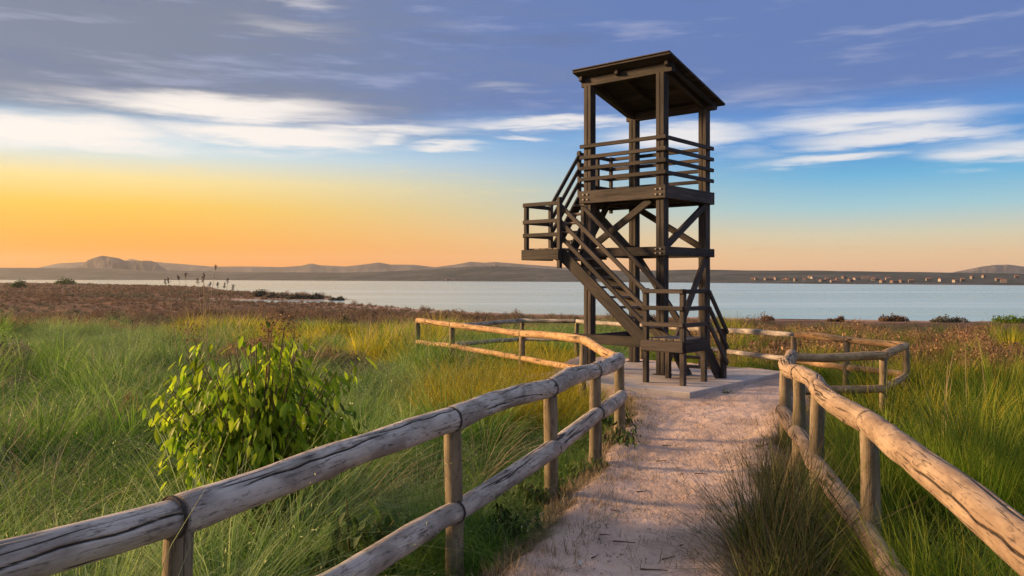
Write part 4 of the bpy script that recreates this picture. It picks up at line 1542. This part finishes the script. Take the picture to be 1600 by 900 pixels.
# bushes near the shore
def shore_bush(px, py_base, w_px, h_px, label, mat=MAT_DULL, seed=0, y=None):
    if y is None:
        y = (EYE + 2.8) * F_PX / (py_base - HOR)
    x = (px - 800) / F_PX * y
    gz = float(terrain_z(np.array([x]), np.array([y]))[0])
    h = max(h_px / F_PX * y, .3)
    r = w_px / F_PX * y / 2
    g = np.random.default_rng(seed + 900)
    o = thing('shore_bush', (x, y, gz), label, 'bush', 'bushes near the shore')
    a = MeshAcc()
    n = 1500
    th = g.uniform(0, 6.283, n)
    u = g.uniform(0, 1, n) ** .5
    top = np.sqrt(np.clip(1 - u ** 2, 0, 1)) * (1 + .25 * np.sin(th * 3 + seed) + .2 * np.sin(th * 5 + 2 * seed + u * 6))
    zz = top * g.uniform(.35, 1.0, n)
    nl = 6
    lx, lr, lh = g.uniform(-.75, .75, nl), g.uniform(.25, .55, nl), g.uniform(.45, 1.05, nl)
    pk = g.integers(0, nl, n)
    flecks(a, g, np.stack([r * (lx[pk] + lr[pk] * u * np.cos(th)), r * lr[pk] * u * np.sin(th), zz * h * lh[pk]], 1), y * .0018 + .03, 0, .5, .6)
    mesh_obj('crown', a.mesh('crown', [mat]), None, o, Matrix.Translation(Vector((x, y, gz))))
    a = MeshAcc()
    blades(a, g, 9, h * .9, r * .25, .7, .1, .05 * h, 0, 3)
    mesh_obj('stems', a.mesh('stems', [MAT_STEM]), None, o, Matrix.Translation(Vector((x, y, gz - .05))))


for i, (px, pb, w, h, lb, mt, yy) in enumerate([
        (103, 446, 38, 10, 'rounded green bush alone on the low headland under the brown mountain', MAT_WEED, None),
        (-14, 486, 88, 52, 'dense dark green bush cut by the edge of the picture in the meadow', MAT_GREEN, 24),
        (22, 452, 30, 14, 'small bush rising behind the dark green bush at the picture edge', MAT_WEED, None),
        (1305, 505, 24, 8, 'low brown bush on the sand nearest the tower', MAT_RUST, None),
        (1198, 503, 18, 7, 'small brown bush on the bare sand beside the tower stairs', MAT_RUST, None),
        (1398, 504, 46, 9, 'wide brown bush on the shore in the middle of the sand strip', MAT_RUST, None),
        (1482, 507, 54, 11, 'dark jagged green bush on the sand strip', MAT_DULL, None),
        (1570, 509, 70, 12, 'yellow-green bush on the shore at the picture edge', MAT_SEDGE, None),
        (402, 465, 26, 10, 'dark bush on the lagoon spit, at its landward end', MAT_DULL, None),
        (432, 466, 34, 9, 'dark bush on the lagoon spit, second from its landward end', MAT_DULL, None),
        (466, 467, 34, 9, 'dark bush on the lagoon spit, in its middle', MAT_DULL, None),
        (500, 467, 32, 8, 'dark bush on the lagoon spit, second from its tip', MAT_DULL, None),
        (526, 468, 22, 6, 'low bush on the tip of the lagoon spit', MAT_DULL, None),
        (535, 502, 26, 28, 'dark upright bush standing out of the brown scrub before the lagoon', MAT_DULL, 46),
        (625, 505, 34, 32, 'tall dark spiky bush in the brown scrub left of the back fence', MAT_DULL, 44),
        (190, 484, 36, 16, 'dull olive bush in the brown scrub of the open meadow', MAT_DULL, 50)]):
    shore_bush(px, pb, w, h, lb, mt, i, yy)

# ------------------------------------------------------------------ litter on the path
MAT_TWIG, kk, out = new_mat('dead_twig')
principled(kk, out, (0.10, 0.068, 0.05, 1), .9)
g = np.random.default_rng(12)


def path_point(px, py):
    y = EYE * F_PX / (py - HOR)
    return Vector(((px - 800) / F_PX * y, y, 0))


def twig(px, py, L, ang_, seed):
    gg = np.random.default_rng(seed)
    p = path_point(px, py)
    n = 6
    V, f = [], []
    for j in range(n):
        u = j / (n - 1) - .5
        cx, cyy = u * L, gg.normal(0, L * .03)
        w = .006 * (1 - .5 * (u + .5))
        for kq in range(4):
            V.append((cx, cyy + w * math.cos(kq * 1.571), w * math.sin(kq * 1.571)))
    for j in range(n - 1):
        for kq in range(4):
            f.append((j * 4 + kq, j * 4 + (kq + 1) % 4, j * 4 + 4 + (kq + 1) % 4, j * 4 + 4 + kq))
    me = from_arrays('twig', V, f, True)
    me.materials.append(MAT_TWIG)
    z = .012 + .0
    mesh_obj('twig', me, None, None, Matrix.Translation(p + Vector((0, 0, z))) @ Matrix.Rotation(ang_, 4, 'Z'),
             label='thin dead twig lying on the sandy path', category='twig', group='twigs on the path')


for i, (px, py, L, an) in enumerate([(975, 849, .16, -.2), (1022, 893, .17, -.12), (1045, 874, .12, .6), (1072, 853, .12, .5), (945, 838, .08, -.1), (1042, 698, .10, .0),
                                     (1034, 722, .12, .3), (1010, 640, .12, .1), (930, 872, .09, .9), (1096, 742, .12, -.3), (1003, 770, .1, .4), (962, 800, .09, -.5)]):
    twig(px, py, L, an, 600 + i)

# dry straw and bits along the edges, pebbles on the sand
a_ = []
for i in range(4):
    acc = MeshAcc()
    gg = np.random.default_rng(700 + i)
    blades(acc, gg, 9, .12, .07, 1.5, .02, .005, 0, 2)
    a_.append(acc.mesh('straw', [MAT_STRAW if i % 2 else MAT_STEM]))
C_STRAW = proto_collection('straw', a_)
n = 5000
Yq = g.uniform(2.5, 13, n)
lq, rq = path_edges(Yq)
sidep = g.uniform(0, 1, n) < .6
offs = np.abs(g.normal(0, .22, n)) - .12
Xq = np.where(sidep, lq + offs, rq - offs)
some = g.uniform(0, 1, n) < .07
Xq = np.where(some, lq + (rq - lq) * g.uniform(0, 1, n), Xq)
scatter('straw_litter', 'dry straw and grass litter along the path edges', 'litter', C_STRAW, np.stack([Xq, Yq, Xq * 0 + .012], 1), g.uniform(.4, 1.1, n), 720, .05)


def pebble(seed):
    gg = np.random.default_rng(seed)
    bm = bmesh.new()
    bmesh.ops.create_icosphere(bm, subdivisions=1, radius=.5)
    for v_ in bm.verts:
        v_.co = Vector((v_.co.x * gg.uniform(.8, 1.3), v_.co.y * gg.uniform(.7, 1.1), v_.co.z * gg.uniform(.4, .7)))
    me = bm_mesh('pebble', bm)
    me.materials.append(MAT_PEB)
    return me


MAT_PEB, kk, out = new_mat('pebble')
principled(kk, out, kk.mix(kk.node('ShaderNodeObjectInfo').outputs['Random'], (0.20, 0.14, 0.11, 1), (0.55, 0.45, 0.38, 1)), .85)
C_PEB = proto_collection('pebble', [pebble(740 + i) for i in range(4)])
n = 4200
Yq = 2.5 + 12.5 * g.uniform(0, 1, n) ** 1.3
lq, rq = path_edges(Yq)
Xq = lq + (rq - lq) * g.uniform(-.02, 1.02, n)
scatter('pebbles', 'small stones scattered over the sandy path', 'pebbles', C_PEB, np.stack([Xq, Yq, Xq * 0 + .004], 1), .006 + .018 * g.uniform(0, 1, n) ** 3, 721, .3)

# a scrap of white paper
MAT_PAPER, kk, out = new_mat('white_paper')
principled(kk, out, (0.75, 0.73, 0.70, 1), .8)
bm = bmesh.new()
vs = [bm.verts.new(q) for q in [(-.012, -.03, .0), (.014, -.028, .006), (.011, .0, .014), (.016, .03, .004), (-.010, .034, .010), (-.016, .004, .004)]]
bm.faces.new(vs[:3] + vs[5:])
bm.faces.new(vs[2:6])
bmesh.ops.solidify(bm, geom=bm.faces[:], thickness=.0015)
mesh_obj('paper_scrap', bm_mesh('paper_scrap', bm), MAT_PAPER, None, Matrix.Translation(path_point(907, 887) + Vector((0, 0, .03))),
         label='tiny crumpled white scrap on the sandy path', category='scrap')

# ------------------------------------------------------------------ houses on the far shore
MAT_HWALL, kk, out = new_mat('house_render')
hr = kk.node('ShaderNodeObjectInfo').outputs['Random']
principled(kk, out, kk.mix(hr, (0.13, 0.115, 0.10, 1), (0.36, 0.34, 0.31, 1)), .9)
MAT_HROOF, kk, out = new_mat('house_roof_tile')
principled(kk, out, (0.26, 0.13, 0.085, 1), .9)
MAT_HWIN, kk, out = new_mat('house_window_glass')
principled(kk, out, (0.03, 0.035, 0.04, 1), .2)


def house_meshes(w, d, h):
    wall = bm_mesh('wall', box_bm(w, d, h))
    rf = from_arrays('roof', [(-w * .54, -d * .56, 0), (w * .54, -d * .56, 0), (w * .54, d * .56, 0), (-w * .54, d * .56, 0), (-w * .5, 0, h * .42), (w * .5, 0, h * .42)],
                     [(0, 1, 5, 4), (2, 3, 4, 5), (1, 2, 5), (3, 0, 4), (3, 2, 1, 0)])
    win = bm_mesh('window', box_bm(w * .14, .08, h * .28))
    wall.materials.append(MAT_HWALL)
    rf.materials.append(MAT_HROOF)
    win.materials.append(MAT_HWIN)
    return wall, rf, win, w, d, h


HK = [house_meshes(4.2, 3.2, 2.1), house_meshes(3.0, 3, 2.5), house_meshes(7, 3.2, 1.9)]


def house(px, t, kindi, label, group='houses on the far shore'):
    rs = (EYE + 3.0) * F_PX / (np.interp(px, FAR[:, 0], FAR[:, 1]) - HOR)
    y = rs + 520 * t
    x = (px - 800) / F_PX * y
    z = float(terrain_z(np.array([x]), np.array([y]))[0])
    wall, rf, win, w, d, h = HK[kindi]
    o = thing('house', (x, y, z - .4), label, 'house', group)
    rot = Matrix.Rotation(rnd.uniform(-.5, .5), 4, 'Z')
    b = Matrix.Translation((x, y, z - .4)) @ rot
    wo = mesh_obj('wall', wall, None, o, b @ Matrix.Translation((0, 0, h / 2)))
    mesh_obj('roof', rf, None, o, b @ Matrix.Translation((0, 0, h)))
    for q in (-.3, 0, .3):
        mesh_obj('window', win, None, wo, b @ Matrix.Translation((q * w, -d / 2 - .02, h * .55)))


for i in range(26):
    house(1170 + 255 * (i + rnd.uniform(.1, .9)) / 26, rnd.uniform(.14, .34), rnd.choice([0, 0, 1, 2]), 'pale little house in the town strung along the far shore')
for i in range(9):
    house(1445 + 150 * (i + rnd.uniform(.1, .9)) / 9, rnd.uniform(.2, .5), rnd.choice([0, 1]), 'small scattered house on the far shore towards the blue ridge')
for px, t, kq, lb in [(766, .93, 2, 'pale villa on the far hilltop, nearest the tower landing'), (775, .95, 0, 'pale hilltop house at the far end of the hilltop villa row'),
                      (700, .16, 2, 'long pale building low on the far shore under the hill'), (712, .17, 0, 'small house by the long building low on the far shore')]:
    house(px, t, kq, lb)

# ------------------------------------------------------------------ haze
hb = box_bm(9700, 9700, 131)
MAT_HAZE, kk, out = new_mat('haze_air')
pv = kk.node('ShaderNodeVolumePrincipled')
pv.inputs['Color'].default_value = (0.96, 0.95, 0.94, 1)
pv.inputs['Density'].default_value = 0.75e-4
pv.inputs['Anisotropy'].default_value = 0.35
kk.l.new(pv.outputs[0], out.inputs['Volume'])
mesh_obj('haze', bm_mesh('haze', hb), MAT_HAZE, mw=Matrix.Translation((0, 0, 131 / 2 - 6)), kind='stuff', label='warm evening haze over the lagoon', category='haze')
